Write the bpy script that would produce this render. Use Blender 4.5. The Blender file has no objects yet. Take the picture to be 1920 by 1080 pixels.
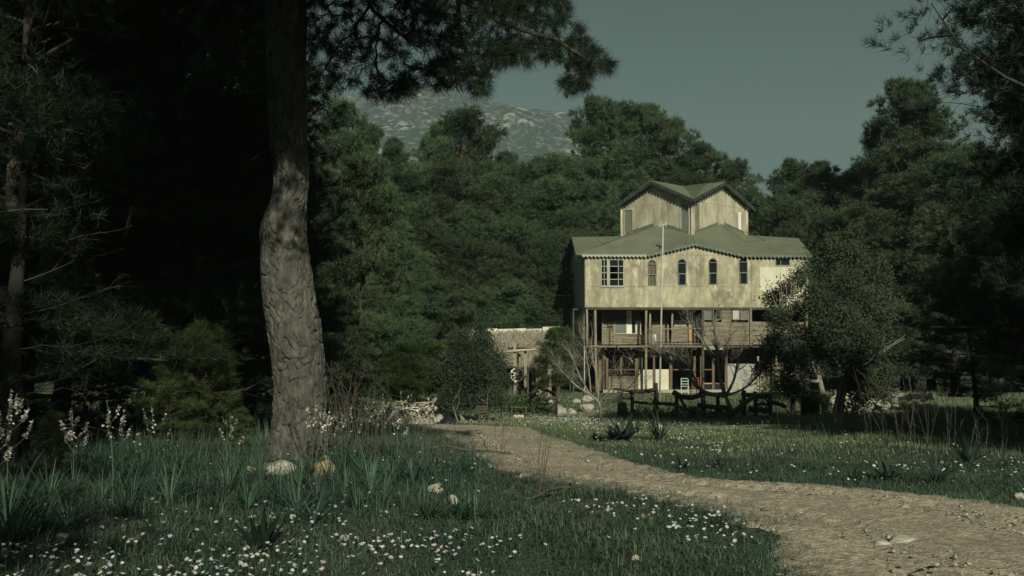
import bpy, math, random
import numpy as np
from mathutils import Vector, Matrix, Quaternion

rad = math.radians
scene = bpy.context.scene
C = scene.collection

# ------------------------------------------------------------------ camera, sky, sun, exposure
F_PX = 1867.0                      # focal length in pixels of the 1920 wide photograph (35 mm lens)
PITCH = math.atan(100.0 / F_PX)    # horizon at y = 640 of 1080
EYE = Vector((0, 0, 1.45))
cam_d = bpy.data.cameras.new('camera')
cam = bpy.data.objects.new('camera', cam_d)
C.objects.link(cam)
cam.location = EYE
cam.rotation_euler = (rad(90) + PITCH, 0, 0)
cam_d.sensor_width = 36.0
cam_d.lens = 36.0 * F_PX / 1920.0
cam_d.clip_start = 0.1
cam_d.clip_end = 9000
scene.camera = cam

SUN_EL, SUN_AZ = rad(28), rad(11)  # sun stands behind the camera, to its right
TO_SUN = Vector((math.sin(SUN_AZ) * math.cos(SUN_EL), -math.cos(SUN_AZ) * math.cos(SUN_EL), math.sin(SUN_EL)))
world = bpy.data.worlds.new('World')
scene.world = world
world.use_nodes = True
wn = world.node_tree
wn.nodes.clear()
sky = wn.nodes.new('ShaderNodeTexSky')
sky.sky_type = 'NISHITA'
sky.sun_disc = False
sky.sun_elevation = SUN_EL
sky.sun_rotation = math.atan2(TO_SUN.x, TO_SUN.y)
sky.air_density = 1.0
sky.dust_density = 1.2
sky.ozone_density = 1.0
hsv = wn.nodes.new('ShaderNodeHueSaturation')
hsv.inputs['Saturation'].default_value = 0.36
mulc = wn.nodes.new('ShaderNodeMix')
mulc.data_type = 'RGBA'
mulc.blend_type = 'MULTIPLY'
mulc.inputs[0].default_value = 1.0
mulc.inputs[7].default_value = (0.275, 0.465, 0.395, 1)
bg = wn.nodes.new('ShaderNodeBackground')
bg.inputs['Strength'].default_value = 0.05
wo = wn.nodes.new('ShaderNodeOutputWorld')
wn.links.new(sky.outputs[0], hsv.inputs['Color'])
wn.links.new(hsv.outputs[0], mulc.inputs[6])
wn.links.new(mulc.outputs[2], bg.inputs['Color'])
wn.links.new(bg.outputs[0], wo.inputs[0])

sun_d = bpy.data.lights.new('sun', 'SUN')
sun_d.energy = 5.0
sun_d.angle = rad(0.5)
sun_d.color = (1.0, 0.965, 0.75)
sun = bpy.data.objects.new('sun', sun_d)
C.objects.link(sun)
sun.rotation_euler = (-TO_SUN).to_track_quat('-Z', 'Y').to_euler()
sun.location = (20, -40, 40)

scene.view_settings.view_transform = 'Standard'
scene.view_settings.look = 'None'
scene.view_settings.gamma = 1
scene.view_settings.use_curve_mapping = False
scene.view_settings.exposure = -0.22
scene.cycles.max_bounces = 6
scene.cycles.diffuse_bounces = 3
scene.cycles.transparent_max_bounces = 8
scene.cycles.volume_bounces = 0

# ------------------------------------------------------------------ helpers
RIGHT = Vector((1, 0, 0))
FWD = Vector((0, math.cos(PITCH), math.sin(PITCH)))
UP = Vector((0, -math.sin(PITCH), math.cos(PITCH)))


def ray(px, py):
    return RIGHT * ((px - 960) / F_PX) + FWD + UP * ((540 - py) / F_PX)


def at(px, py, y):
    """the place at distance y (metres ahead) that this photo pixel looks at"""
    r = ray(px, py)
    return EYE + r * (y / r.y)


PROF_Y = [-80, 0, 6, 10, 12, 16, 22, 30, 36, 42, 75, 130, 400, 3000]
PROF_Z = [0.4, 0.03, 0.02, -0.05, -0.10, -0.26, -0.52, -1.05, -1.40, -1.66, -1.66, -0.6, 2, 2]


def gz(x, y):
    x = np.asarray(x, float)
    y = np.asarray(y, float)
    z = (np.interp(y, PROF_Y, PROF_Z) + np.interp(y - 1.2, PROF_Y, PROF_Z) + np.interp(y + 1.2, PROF_Y, PROF_Z)) / 3
    z = z + 0.24 * np.exp(-(((x + 4.4) / 3.0) ** 2 + ((y - 12.5) / 4.5) ** 2))
    z = z + 0.35 * np.exp(-(((x - 11) / 4.0) ** 2 + ((y - 24) / 7.0) ** 2))
    near = np.exp(-(np.maximum(np.abs(y) - 45, 0) / 30) ** 2)
    z = z + near * (0.025 * np.sin(x * 1.3 + 1) * np.sin(y * 0.9) + 0.012 * np.sin(x * 3.1 + y * 1.7))
    return z


def g(x, y):
    return float(gz(x, y))


def onground(px, py):
    r = ray(px, py)
    y = 3.0
    while y < 200:
        p = EYE + r * (y / r.y)
        if p.z <= g(p.x, p.y):
            break
        y += 0.02 + y * 0.002
    return Vector((p.x, p.y, g(p.x, p.y)))


def link(o, parent=None):
    C.objects.link(o)
    if parent is not None:
        o.parent = parent
    return o


def tag(o, label=None, cat=None, group=None, kind=None):
    if label:
        o['label'] = label
    if cat:
        o['category'] = cat
    if group:
        o['group'] = group
    if kind:
        o['kind'] = kind
    return o


def empty(name, loc=(0, 0, 0), rz=0.0, label=None, cat=None, group=None):
    o = bpy.data.objects.new(name, None)
    o.empty_display_size = 0.3
    o.location = loc
    o.rotation_euler = (0, 0, rz)
    link(o)
    return tag(o, label, cat, group)


def new_mesh(name, V, F, mat=None, smooth=False):
    """V: n x 3 array, F: m x 3 or m x 4 int array, or a list of index lists"""
    me = bpy.data.meshes.new(name)
    if isinstance(F, np.ndarray):
        k = F.shape[1]
        m = len(F)
        V = np.asarray(V, np.float32)
        me.vertices.add(len(V))
        me.vertices.foreach_set('co', V.ravel())
        me.loops.add(m * k)
        me.loops.foreach_set('vertex_index', F.astype(np.int32).ravel())
        me.polygons.add(m)
        me.polygons.foreach_set('loop_start', np.arange(0, m * k, k, dtype=np.int32))
        try:
            me.polygons.foreach_set('loop_total', np.full(m, k, dtype=np.int32))
        except Exception:
            pass
        me.update(calc_edges=True)
    else:
        me.from_pydata([tuple(v) for v in V], [], F)
        me.update()
    if mat:
        me.materials.append(mat)
    if smooth:
        me.polygons.foreach_set('use_smooth', np.ones(len(me.polygons), dtype=bool))
    return me


def obj(name, me, parent=None, loc=None):
    o = bpy.data.objects.new(name, me)
    if loc is not None:
        o.location = loc
    return link(o, parent)


def copy_tree(o, parent=None):
    c = o.copy()
    C.objects.link(c)
    c.parent = parent
    for ch in list(o.children):
        copy_tree(ch, c)
    return c


class MB:
    """collects shapes for ONE mesh object"""

    def __init__(self):
        self.v, self.f = [], []

    def add(self, vs, fs):
        n = len(self.v)
        self.v += [tuple(p) for p in vs]
        self.f += [[i + n for i in q] for q in fs]
        return self

    def box(self, x0, x1, y0, y1, z0, z1):
        vs = [(x0, y0, z0), (x1, y0, z0), (x1, y1, z0), (x0, y1, z0), (x0, y0, z1), (x1, y0, z1), (x1, y1, z1), (x0, y1, z1)]
        return self.add(vs, [[0, 3, 2, 1], [4, 5, 6, 7], [0, 1, 5, 4], [1, 2, 6, 5], [2, 3, 7, 6], [3, 0, 4, 7]])

    def beam(self, p0, p1, w, h, upv=(0, 0, 1)):
        p0, p1 = Vector(p0), Vector(p1)
        d = (p1 - p0).normalized()
        s = d.cross(Vector(upv))
        if s.length < 1e-3:
            s = d.cross(Vector((0, 1, 0)))
        s.normalize()
        u = s.cross(d)
        vs = []
        for p in (p0, p1):
            for a, b in ((-1, -1), (1, -1), (1, 1), (-1, 1)):
                vs.append(p + s * (a * w / 2) + u * (b * h / 2))
        return self.add(vs, [[3, 2, 1, 0], [4, 5, 6, 7], [0, 1, 5, 4], [1, 2, 6, 5], [2, 3, 7, 6], [3, 0, 4, 7]])

    def tube(self, pts, radii, n=6, cap=True, rough=0.0, rng=None):
        pts = [Vector(p) for p in pts]
        m = len(pts)
        if not hasattr(radii, '__len__'):
            radii = [radii] * m
        base = len(self.v)
        t = (pts[1] - pts[0]).normalized()
        s = t.cross(Vector((0.13, 0.21, 1)))
        if s.length < 1e-3:
            s = t.cross(Vector((1, 0, 0)))
        s.normalize()
        for i, p in enumerate(pts):
            if i == 0:
                d = pts[1] - p
            elif i == m - 1:
                d = p - pts[i - 1]
            else:
                d = pts[i + 1] - pts[i - 1]
            if d.length < 1e-9:
                d = t
            d = d.normalized()
            s = s - d * s.dot(d)
            if s.length < 1e-4:
                s = d.orthogonal()
            s.normalize()
            b = d.cross(s)
            for k in range(n):
                a = 2 * math.pi * k / n
                r = radii[i]
                if rough:
                    r *= 1 + rough * (rng.random() - 0.5)
                self.v.append(tuple(p + (s * math.cos(a) + b * math.sin(a)) * r))
        for i in range(m - 1):
            for k in range(n):
                a0, a1 = base + i * n + k, base + i * n + (k + 1) % n
                self.f.append([a0, a1, a1 + n, a0 + n])
        if cap:
            self.f.append([base + k for k in range(n)][::-1])
            self.f.append([base + (m - 1) * n + k for k in range(n)])
        return self

    def prism(self, poly, ext):
        """flat polygon (3-D points) given thickness along the vector ext"""
        n = len(poly)
        e = Vector(ext)
        vs = [Vector(p) for p in poly]
        vs = vs + [p + e for p in vs]
        fs = [list(range(n))[::-1], list(range(n, 2 * n))]
        for i in range(n):
            j = (i + 1) % n
            fs.append([i, j, j + n, i + n])
        return self.add(vs, fs)

    def build(self, name, mat, parent=None, smooth=False, loc=None, kind=None):
        o = obj(name, new_mesh(name, self.v, self.f, mat, smooth), parent, loc)
        if kind:
            o['kind'] = kind
        return o


# ------------------------------------------------------------------ materials
def nd(nt, typ, **kw):
    n = nt.nodes.new(typ)
    for k, v in kw.items():
        setattr(n, k, v)
    return n


def mk(name, c1, c2, scale=4.0, rough=0.9, bump=0.3, bscale=None, stretch=(1, 1, 1), c3=None, s3=1.0, t3=(0.5, 0.65),
       st3=(1, 1, 1), spec=0.2, island=0.0, bdist=0.02, metal=0.0, coords='Object', p1=(0.33, 0.67), streak=0.0):
    """two colours mixed by noise, a third in patches, bump"""
    m = bpy.data.materials.new(name)
    m.use_nodes = True
    nt = m.node_tree
    b = nt.nodes['Principled BSDF']
    b.inputs['Roughness'].default_value = rough
    b.inputs['Specular IOR Level'].default_value = spec
    b.inputs['Metallic'].default_value = metal
    tc = nd(nt, 'ShaderNodeTexCoord')
    mp = nd(nt, 'ShaderNodeMapping')
    mp.inputs['Scale'].default_value = stretch
    nt.links.new(tc.outputs[coords], mp.inputs[0])
    n1 = nd(nt, 'ShaderNodeTexNoise')
    n1.inputs['Scale'].default_value = scale
    n1.inputs['Detail'].default_value = 8
    n1.inputs['Roughness'].default_value = 0.65
    nt.links.new(mp.outputs[0], n1.inputs['Vector'])
    r1 = nd(nt, 'ShaderNodeValToRGB')
    r1.color_ramp.elements[0].position = p1[0]
    r1.color_ramp.elements[1].position = p1[1]
    r1.color_ramp.elements[0].color = (*c1, 1)
    r1.color_ramp.elements[1].color = (*c2, 1)
    nt.links.new(n1.outputs[0], r1.inputs[0])
    col = r1.outputs[0]
    if c3 is not None:
        mp3 = nd(nt, 'ShaderNodeMapping')
        mp3.inputs['Scale'].default_value = st3
        mp3.inputs['Location'].default_value = (3.7, 1.1, 5.2)
        nt.links.new(tc.outputs[coords], mp3.inputs[0])
        n3 = nd(nt, 'ShaderNodeTexNoise')
        n3.inputs['Scale'].default_value = s3
        n3.inputs['Detail'].default_value = 6
        n3.inputs['Roughness'].default_value = 0.7
        nt.links.new(mp3.outputs[0], n3.inputs['Vector'])
        r3 = nd(nt, 'ShaderNodeValToRGB')
        r3.color_ramp.elements[0].position = t3[0]
        r3.color_ramp.elements[1].position = t3[1]
        r3.color_ramp.elements[0].color = (0, 0, 0, 1)
        r3.color_ramp.elements[1].color = (1, 1, 1, 1)
        nt.links.new(n3.outputs[0], r3.inputs[0])
        mx = nd(nt, 'ShaderNodeMix', data_type='RGBA')
        nt.links.new(r3.outputs[0], mx.inputs[0])
        nt.links.new(col, mx.inputs[6])
        mx.inputs[7].default_value = (*c3, 1)
        col = mx.outputs[2]
    if streak:                                            # rain stains that run down the boards
        mps = nd(nt, 'ShaderNodeMapping')
        mps.inputs['Scale'].default_value = (3.2, 3.2, 0.45)
        nt.links.new(tc.outputs[coords], mps.inputs[0])
        ns = nd(nt, 'ShaderNodeTexNoise')
        ns.inputs['Scale'].default_value = 1.0
        ns.inputs['Detail'].default_value = 5
        nt.links.new(mps.outputs[0], ns.inputs['Vector'])
        rs = nd(nt, 'ShaderNodeMapRange')
        rs.inputs[1].default_value = 0.42
        rs.inputs[2].default_value = 0.66
        rs.inputs[3].default_value = 0.0
        rs.inputs[4].default_value = streak
        nt.links.new(ns.outputs[0], rs.inputs[0])
        ms_ = nd(nt, 'ShaderNodeMix', data_type='RGBA')
        nt.links.new(rs.outputs[0], ms_.inputs[0])
        nt.links.new(col, ms_.inputs[6])
        ms_.inputs[7].default_value = (0.13, 0.12, 0.09, 1)
        col = ms_.outputs[2]
    if island:
        ge = nd(nt, 'ShaderNodeNewGeometry')
        mr = nd(nt, 'ShaderNodeMapRange')
        mr.inputs[3].default_value = 1 - island
        mr.inputs[4].default_value = 1 + island
        nt.links.new(ge.outputs['Random Per Island'], mr.inputs[0])
        hs = nd(nt, 'ShaderNodeHueSaturation')
        nt.links.new(mr.outputs[0], hs.inputs['Value'])
        nt.links.new(col, hs.inputs['Color'])
        col = hs.outputs[0]
    nt.links.new(col, b.inputs['Base Color'])
    if bump:
        n2 = nd(nt, 'ShaderNodeTexNoise')
        n2.inputs['Scale'].default_value = bscale or scale * 4
        n2.inputs['Detail'].default_value = 6
        nt.links.new(mp.outputs[0], n2.inputs['Vector'])
        bp = nd(nt, 'ShaderNodeBump')
        bp.inputs['Strength'].default_value = bump
        bp.inputs['Distance'].default_value = bdist
        nt.links.new(n2.outputs[0], bp.inputs['Height'])
        nt.links.new(bp.outputs[0], b.inputs['Normal'])
    return m


def mk_leaf(name, c1, c2, transl=0.3, scale=0.6, island=0.35, rough=0.55, spec=0.25):
    m = bpy.data.materials.new(name)
    m.use_nodes = True
    nt = m.node_tree
    b = nt.nodes['Principled BSDF']
    out = nt.nodes['Material Output']
    b.inputs['Roughness'].default_value = rough
    b.inputs['Specular IOR Level'].default_value = spec
    tc = nd(nt, 'ShaderNodeTexCoord')
    n1 = nd(nt, 'ShaderNodeTexNoise')
    n1.inputs['Scale'].default_value = scale
    n1.inputs['Detail'].default_value = 3
    nt.links.new(tc.outputs['Object'], n1.inputs['Vector'])
    r1 = nd(nt, 'ShaderNodeValToRGB')
    r1.color_ramp.elements[0].position = 0.35
    r1.color_ramp.elements[1].position = 0.65
    r1.color_ramp.elements[0].color = (*c1, 1)
    r1.color_ramp.elements[1].color = (*c2, 1)
    nt.links.new(n1.outputs[0], r1.inputs[0])
    ge = nd(nt, 'ShaderNodeNewGeometry')
    oi = nd(nt, 'ShaderNodeObjectInfo')
    mr = nd(nt, 'ShaderNodeMapRange')
    mr.inputs[3].default_value = 1 - island
    mr.inputs[4].default_value = 1 + island
    nt.links.new(ge.outputs['Random Per Island'], mr.inputs[0])
    mr2 = nd(nt, 'ShaderNodeMapRange')
    mr2.inputs[3].default_value = 0.62
    mr2.inputs[4].default_value = 1.34
    nt.links.new(oi.outputs['Random'], mr2.inputs[0])
    mu = nd(nt, 'ShaderNodeMath', operation='MULTIPLY')
    nt.links.new(mr.outputs[0], mu.inputs[0])
    nt.links.new(mr2.outputs[0], mu.inputs[1])
    hs = nd(nt, 'ShaderNodeHueSaturation')
    nt.links.new(mu.outputs[0], hs.inputs['Value'])
    nt.links.new(r1.outputs[0], hs.inputs['Color'])
    nt.links.new(hs.outputs[0], b.inputs['Base Color'])
    if transl:
        tr = nd(nt, 'ShaderNodeBsdfTranslucent')
        nt.links.new(hs.outputs[0], tr.inputs['Color'])
        ms = nd(nt, 'ShaderNodeMixShader')
        ms.inputs[0].default_value = transl
        nt.links.new(b.outputs[0], ms.inputs[1])
        nt.links.new(tr.outputs[0], ms.inputs[2])
        nt.links.new(ms.outputs[0], out.inputs['Surface'])
    return m


M = {}
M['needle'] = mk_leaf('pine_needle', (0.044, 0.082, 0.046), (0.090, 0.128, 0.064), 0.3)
M['needle_dark'] = mk_leaf('dark_pine_needle', (0.014, 0.032, 0.018), (0.026, 0.050, 0.024), 0.2)  # darker copy of the pine needle; tree shade is put into its colour
M['needle_young'] = mk_leaf('young_pine_needle', (0.045, 0.075, 0.028), (0.075, 0.105, 0.038), 0.3)
M['olive'] = mk_leaf('olive_leaf', (0.044, 0.064, 0.042), (0.082, 0.106, 0.070), 0.2, rough=0.85, spec=0.08, island=0.2)
M['broad'] = mk_leaf('broad_leaf', (0.035, 0.065, 0.022), (0.06, 0.10, 0.035), 0.25)
M['dark_rosette'] = mk_leaf('dark_rosette_leaf', (0.018, 0.034, 0.026), (0.028, 0.048, 0.034), 0.1, rough=0.4)
M['strap'] = mk_leaf('strap_leaf', (0.042, 0.086, 0.062), (0.078, 0.128, 0.092), 0.25)
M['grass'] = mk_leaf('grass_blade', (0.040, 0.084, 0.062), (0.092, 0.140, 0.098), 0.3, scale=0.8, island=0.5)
M['dry'] = mk_leaf('dry_stalk', (0.10, 0.09, 0.06), (0.16, 0.14, 0.09), 0.1)
M['petal'] = mk_leaf('white_petal', (0.38, 0.39, 0.38), (0.54, 0.55, 0.54), 0.2, island=0.12)
M['mauve'] = mk_leaf('mauve_petal', (0.40, 0.36, 0.55), (0.55, 0.50, 0.68), 0.2, island=0.1)
M['asphodel'] = mk_leaf('asphodel_petal', (0.50, 0.46, 0.42), (0.68, 0.64, 0.58), 0.2, island=0.2)
M['bark'] = mk('pine_bark', (0.036, 0.036, 0.033), (0.118, 0.115, 0.103), 14, 0.95, 0.9, 40, (1, 1, 0.35), c3=(0.21, 0.195, 0.165), s3=4, t3=(0.58, 0.74), st3=(2, 2, 0.5), bdist=0.015)
M['bark_far'] = mk('grey_bark', (0.035, 0.029, 0.024), (0.075, 0.064, 0.054), 3, 0.95, 0.5, 12, (1, 1, 0.4))
M['dead'] = mk('dead_twig', (0.065, 0.062, 0.053), (0.14, 0.132, 0.113), 5, 0.95, 0.2)
M['fig'] = mk('fig_bark', (0.15, 0.142, 0.118), (0.28, 0.265, 0.225), 6, 0.9, 0.3, 20)
M['soil'] = mk('soil', (0.030, 0.052, 0.034), (0.062, 0.078, 0.050), 1.3, 1, 0.8, 9, c3=(0.085, 0.080, 0.055), s3=0.5, t3=(0.54, 0.74), bdist=0.06)
M['path'] = mk('dirt_path', (0.26, 0.222, 0.168), (0.49, 0.428, 0.34), 13, 1, 1.0, 30, p1=(0.40, 0.60), c3=(0.24, 0.21, 0.16), s3=1.1, t3=(0.47, 0.72), bdist=0.022)
M['gravel'] = mk('gravel_stone', (0.20, 0.188, 0.148), (0.40, 0.375, 0.305), 5, 0.9, 0.3, island=0.35)
M['rock'] = mk('pale_limestone', (0.20, 0.195, 0.165), (0.46, 0.445, 0.38), 5, 0.9, 0.7, 14, c3=(0.20, 0.19, 0.15), s3=2.5, t3=(0.55, 0.7))
M['rubble'] = mk('broken_rubble', (0.16, 0.15, 0.125), (0.42, 0.40, 0.34), 6, 0.95, 0.5, 16)
M['rock_tan'] = mk('tan_stone', (0.24, 0.19, 0.11), (0.38, 0.31, 0.19), 5, 0.95, 0.7, 14)
M['cement'] = mk('weathered_cement_board', (0.215, 0.195, 0.142), (0.49, 0.45, 0.325), 1.1, 0.92, 0.25, 30, (1, 1, 0.55),
                 c3=(0.62, 0.575, 0.42), s3=1.3, t3=(0.50, 0.68), st3=(1.7, 1.7, 0.8), streak=0.32)
M['cement_tower'] = mk('mottled_cement_board', (0.28, 0.26, 0.195), (0.56, 0.52, 0.395), 1.5, 0.92, 0.25, 30, (1, 1, 0.5),
                       c3=(0.22, 0.195, 0.135), s3=1.6, t3=(0.55, 0.72), st3=(2.2, 2.2, 0.5), streak=0.28)
M['cement_side'] = mk('grey_side_board', (0.36, 0.37, 0.31), (0.50, 0.50, 0.42), 1.5, 0.92, 0.2, 25)
M['patch'] = mk('new_cream_board', (0.54, 0.51, 0.40), (0.64, 0.61, 0.49), 1.5, 0.9, 0.1, c3=(0.44, 0.41, 0.31), s3=1.4, t3=(0.58, 0.75))
M['roof'] = mk('green_roofing_felt', (0.118, 0.132, 0.094), (0.158, 0.172, 0.124), 0.7, 0.85, 0.25, 14, c3=(0.105, 0.12, 0.08), s3=0.35, t3=(0.5, 0.7))
M['roof_dark'] = mk('dark_green_felt', (0.075, 0.09, 0.052), (0.105, 0.12, 0.07), 0.7, 0.85, 0.25, 14)
M['flash'] = mk('grey_flashing', (0.10, 0.10, 0.085), (0.17, 0.165, 0.14), 3, 0.8, 0.2)
M['trim'] = mk('grey_green_trim', (0.10, 0.125, 0.115), (0.17, 0.195, 0.18), 2, 0.8, 0.2)
M['trim_pale'] = mk('pale_trim', (0.28, 0.30, 0.26), (0.40, 0.41, 0.35), 2, 0.8, 0.2)
M['wood'] = mk('weathered_timber', (0.13, 0.112, 0.084), (0.30, 0.265, 0.20), 3.2, 0.95, 0.5, 20, (0.35, 1, 4), c3=(0.10, 0.08, 0.06), s3=2.2, t3=(0.56, 0.72))
M['wood_pale'] = mk('pale_timber', (0.36, 0.31, 0.22), (0.52, 0.46, 0.34), 3, 0.95, 0.4, 20, (3, 3, 0.4))
M['wood_post'] = mk('timber_post', (0.17, 0.145, 0.108), (0.36, 0.315, 0.24), 3, 0.95, 0.4, 20, (4, 4, 0.4))
M['wood_brown'] = mk('red_brown_timber', (0.10, 0.074, 0.052), (0.18, 0.135, 0.095), 3, 0.9, 0.3, 20, (4, 4, 0.4))
M['wood_orange'] = mk('orange_board', (0.34, 0.235, 0.125), (0.44, 0.32, 0.18), 3, 0.9, 0.3, 20)
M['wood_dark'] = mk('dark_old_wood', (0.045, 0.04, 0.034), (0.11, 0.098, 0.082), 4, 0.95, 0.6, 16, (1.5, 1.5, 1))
M['log'] = mk('fence_log', (0.045, 0.041, 0.035), (0.11, 0.102, 0.087), 5, 0.95, 0.6, 20)
M['inside'] = mk('dark_interior', (0.016, 0.016, 0.015), (0.03, 0.029, 0.026), 2, 1, 0)  # near-black, so the dark of the unlit rooms is in the colour
M['pane'] = mk('dark_glass', (0.006, 0.008, 0.008), (0.012, 0.014, 0.014), 2, 0.5, 0, spec=0.05)
M['pane_grey'] = mk('dusty_glass', (0.09, 0.105, 0.10), (0.15, 0.165, 0.15), 2, 0.4, 0, spec=0.35)
M['curtain'] = mk('brown_curtain', (0.11, 0.085, 0.06), (0.17, 0.13, 0.095), 8, 0.9, 0.3, 30, (6, 6, 0.3))
M['pane_green'] = mk('green_blind', (0.125, 0.14, 0.11), (0.18, 0.195, 0.155), 1.2, 0.6, 0.1, c3=(0.20, 0.21, 0.15), s3=1.5, t3=(0.55, 0.75))
M['white'] = mk('white_paint', (0.68, 0.68, 0.63), (0.78, 0.78, 0.73), 3, 0.7, 0.1, c3=(0.5, 0.49, 0.44), s3=2, t3=(0.6, 0.75))
M['offwhite'] = mk('stained_white_board', (0.50, 0.47, 0.38), (0.64, 0.60, 0.48), 2, 0.9, 0.2, c3=(0.34, 0.31, 0.25), s3=2, t3=(0.5, 0.7))
M['cream'] = mk('cream_board', (0.56, 0.525, 0.41), (0.64, 0.60, 0.48), 2, 0.9, 0.1)
M['greywall'] = mk('grey_board', (0.26, 0.26, 0.24), (0.38, 0.37, 0.33), 2, 0.9, 0.3)
M['pole'] = mk('galvanised_pole', (0.34, 0.35, 0.32), (0.48, 0.48, 0.44), 3, 0.6, 0.05)
M['black'] = mk('black_metal', (0.015, 0.015, 0.016), (0.03, 0.03, 0.03), 3, 0.6, 0.1)
M['red'] = mk('red_paint', (0.20, 0.045, 0.04), (0.28, 0.07, 0.06), 3, 0.6, 0.1)
M['mint'] = mk('pale_mint_paint', (0.34, 0.42, 0.35), (0.44, 0.52, 0.44), 3, 0.6, 0.1)
M['thatch'] = mk('grey_thatch', (0.22, 0.205, 0.16), (0.42, 0.39, 0.31), 10, 1, 0.6, 30, (1, 1, 0.3), island=0.3)
M['sheet'] = mk('pale_ridge_sheet', (0.52, 0.48, 0.38), (0.70, 0.66, 0.55), 2, 0.9, 0.3, c3=(0.35, 0.31, 0.24), s3=1.5, t3=(0.52, 0.7), st3=(0.3, 1, 1))
M['tarp'] = mk('black_plastic', (0.012, 0.014, 0.018), (0.03, 0.034, 0.04), 3, 0.45, 0.6, 8)
M['bluegrey'] = mk('blue_grey_panel', (0.05, 0.068, 0.075), (0.08, 0.10, 0.11), 2, 0.7, 0.2)
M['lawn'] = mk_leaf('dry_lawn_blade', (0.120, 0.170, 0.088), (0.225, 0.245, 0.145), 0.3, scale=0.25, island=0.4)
M['trim_dark'] = mk('blackened_trim', (0.022, 0.030, 0.028), (0.055, 0.066, 0.062), 2, 0.8, 0.2)
M['bark_black'] = mk('shade_dark_bark', (0.014, 0.013, 0.012), (0.034, 0.031, 0.028), 4, 0.95, 0.5, 14)  # near-black bark; the shade on this stem is put into its colour

# ------------------------------------------------------------------ ground, path, mountain, haze
def grid_mesh(xs, ys, zfun):
    X, Y = np.meshgrid(xs, ys)
    V = np.stack([X.ravel(), Y.ravel(), zfun(X, Y).ravel()], 1)
    nx, ny = len(xs), len(ys)
    i = np.arange(nx - 1)[None, :] + np.arange(ny - 1)[:, None] * nx
    F = np.stack([i, i + 1, i + 1 + nx, i + nx], -1).reshape(-1, 4)
    return V, F


xs = np.concatenate([np.linspace(-1250, -60, 14)[:-1], np.linspace(-60, -14, 40)[:-1], np.linspace(-14, 16, 121)[:-1], np.linspace(16, 60, 40)[:-1], np.linspace(60, 1250, 14)])
ys = np.concatenate([np.linspace(-190, -12, 24)[:-1], np.linspace(-12, 48, 241)[:-1], np.linspace(48, 140, 60)[:-1], np.linspace(140, 1900, 16)])
V, Fq = grid_mesh(xs, ys, gz)
ground = tag(obj('ground', new_mesh('ground', V, Fq, M['soil'], True)), kind='structure')

# edges of the dirt track, read from the photograph and laid on the ground
FAR_PX = [(770, 797), (870, 798), (960, 802), (1040, 822), (1120, 846), (1180, 868), (1250, 889), (1350, 903), (1500, 911), (1700, 926), (1930, 958), (2600, 1060)]
NEAR_PX = [(770, 801), (812, 811), (846, 826), (874, 842), (892, 862), (930, 886), (1000, 905), (1130, 920), (1250, 943), (1350, 975), (1440, 1015), (1475, 1120)]


def resample(P, n):
    P = np.array(P, float)
    d = np.concatenate([[0], np.cumsum(np.linalg.norm(np.diff(P, axis=0), axis=1))])
    t = np.linspace(0, d[-1], n)
    return np.stack([np.interp(t, d, P[:, k]) for k in range(P.shape[1])], 1)


fe = [onground(*p) for p in FAR_PX]
ne = [onground(*p) for p in NEAR_PX]
# beyond the frame the track goes on: to the left past the bush, and towards the viewer's right
fe = [Vector((fe[0].x - 14, fe[0].y + 5, 0))] + fe + [Vector((9.0, 3.5, 0)), Vector((12, -12, 0))]
ne = [Vector((ne[0].x - 14, ne[0].y + 2.0, 0))] + ne + [Vector((2.2, 1.5, 0)), Vector((5, -12, 0))]
NP = 260
FE = np.concatenate([resample([(a.x, a.y), (b.x, b.y)], 21)[:-1] for a, b in zip(fe[:-1], fe[1:])] + [[(fe[-1].x, fe[-1].y)]])
NE = np.concatenate([resample([(a.x, a.y), (b.x, b.y)], 21)[:-1] for a, b in zip(ne[:-1], ne[1:])] + [[(ne[-1].x, ne[-1].y)]])
rng = np.random.default_rng(5)


def wob(n, amp, k):
    w = rng.normal(size=n)
    ker = np.ones(k) / k
    return np.convolve(w, ker, 'same') * amp * math.sqrt(k)


k = len(FE)
dirv = FE - NE
dirv /= np.linalg.norm(dirv, axis=1)[:, None] + 1e-9
FE = FE + dirv * (wob(k, 0.05, 9) + wob(k, 0.04, 2))[:, None]
NE = NE - dirv * (wob(k, 0.05, 9) + wob(k, 0.04, 2))[:, None]
NC = 22
rows = []
for j in range(NC + 1):
    t = j / NC
    p = NE * (1 - t) + FE * t
    z = gz(p[:, 0], p[:, 1]) + 0.034
    edge = min(t, 1 - t)
    z = z + (-0.030 if 0.2 < t < 0.32 or 0.66 < t < 0.8 else 0.008 if .4 < t < .6 else 0) + rng.normal(size=len(p)) * 0.004
    if j in (0, NC):
        z = z - 0.066
    rows.append(np.stack([p[:, 0], p[:, 1], z], 1))
R = np.array(rows)                                    # (NC+1, k, 3)
idx = np.arange((NC + 1) * k).reshape(NC + 1, k)
Fp = np.stack([idx[:-1, :-1], idx[:-1, 1:], idx[1:, 1:], idx[1:, :-1]], -1).reshape(-1, 4)[:, ::-1]
path = tag(obj('path', new_mesh('path', R.reshape(-1, 3), Fp.copy(), M['path'], True)), kind='structure')
PATH_POLY = np.concatenate([NE, FE[::-1]])


def in_path(x, y, poly=PATH_POLY):
    x = np.asarray(x)
    y = np.asarray(y)
    inside = np.zeros(x.shape, bool)
    px, py = poly[:, 0], poly[:, 1]
    j = len(poly) - 1
    for i in range(len(poly)):
        c = ((py[i] > y) != (py[j] > y))
        with np.errstate(divide='ignore', invalid='ignore'):
            xx = (px[j] - px[i]) * (y - py[i]) / (py[j] - py[i] + 1e-12) + px[i]
        inside ^= c & (x < xx)
        j = i
    return inside


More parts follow.
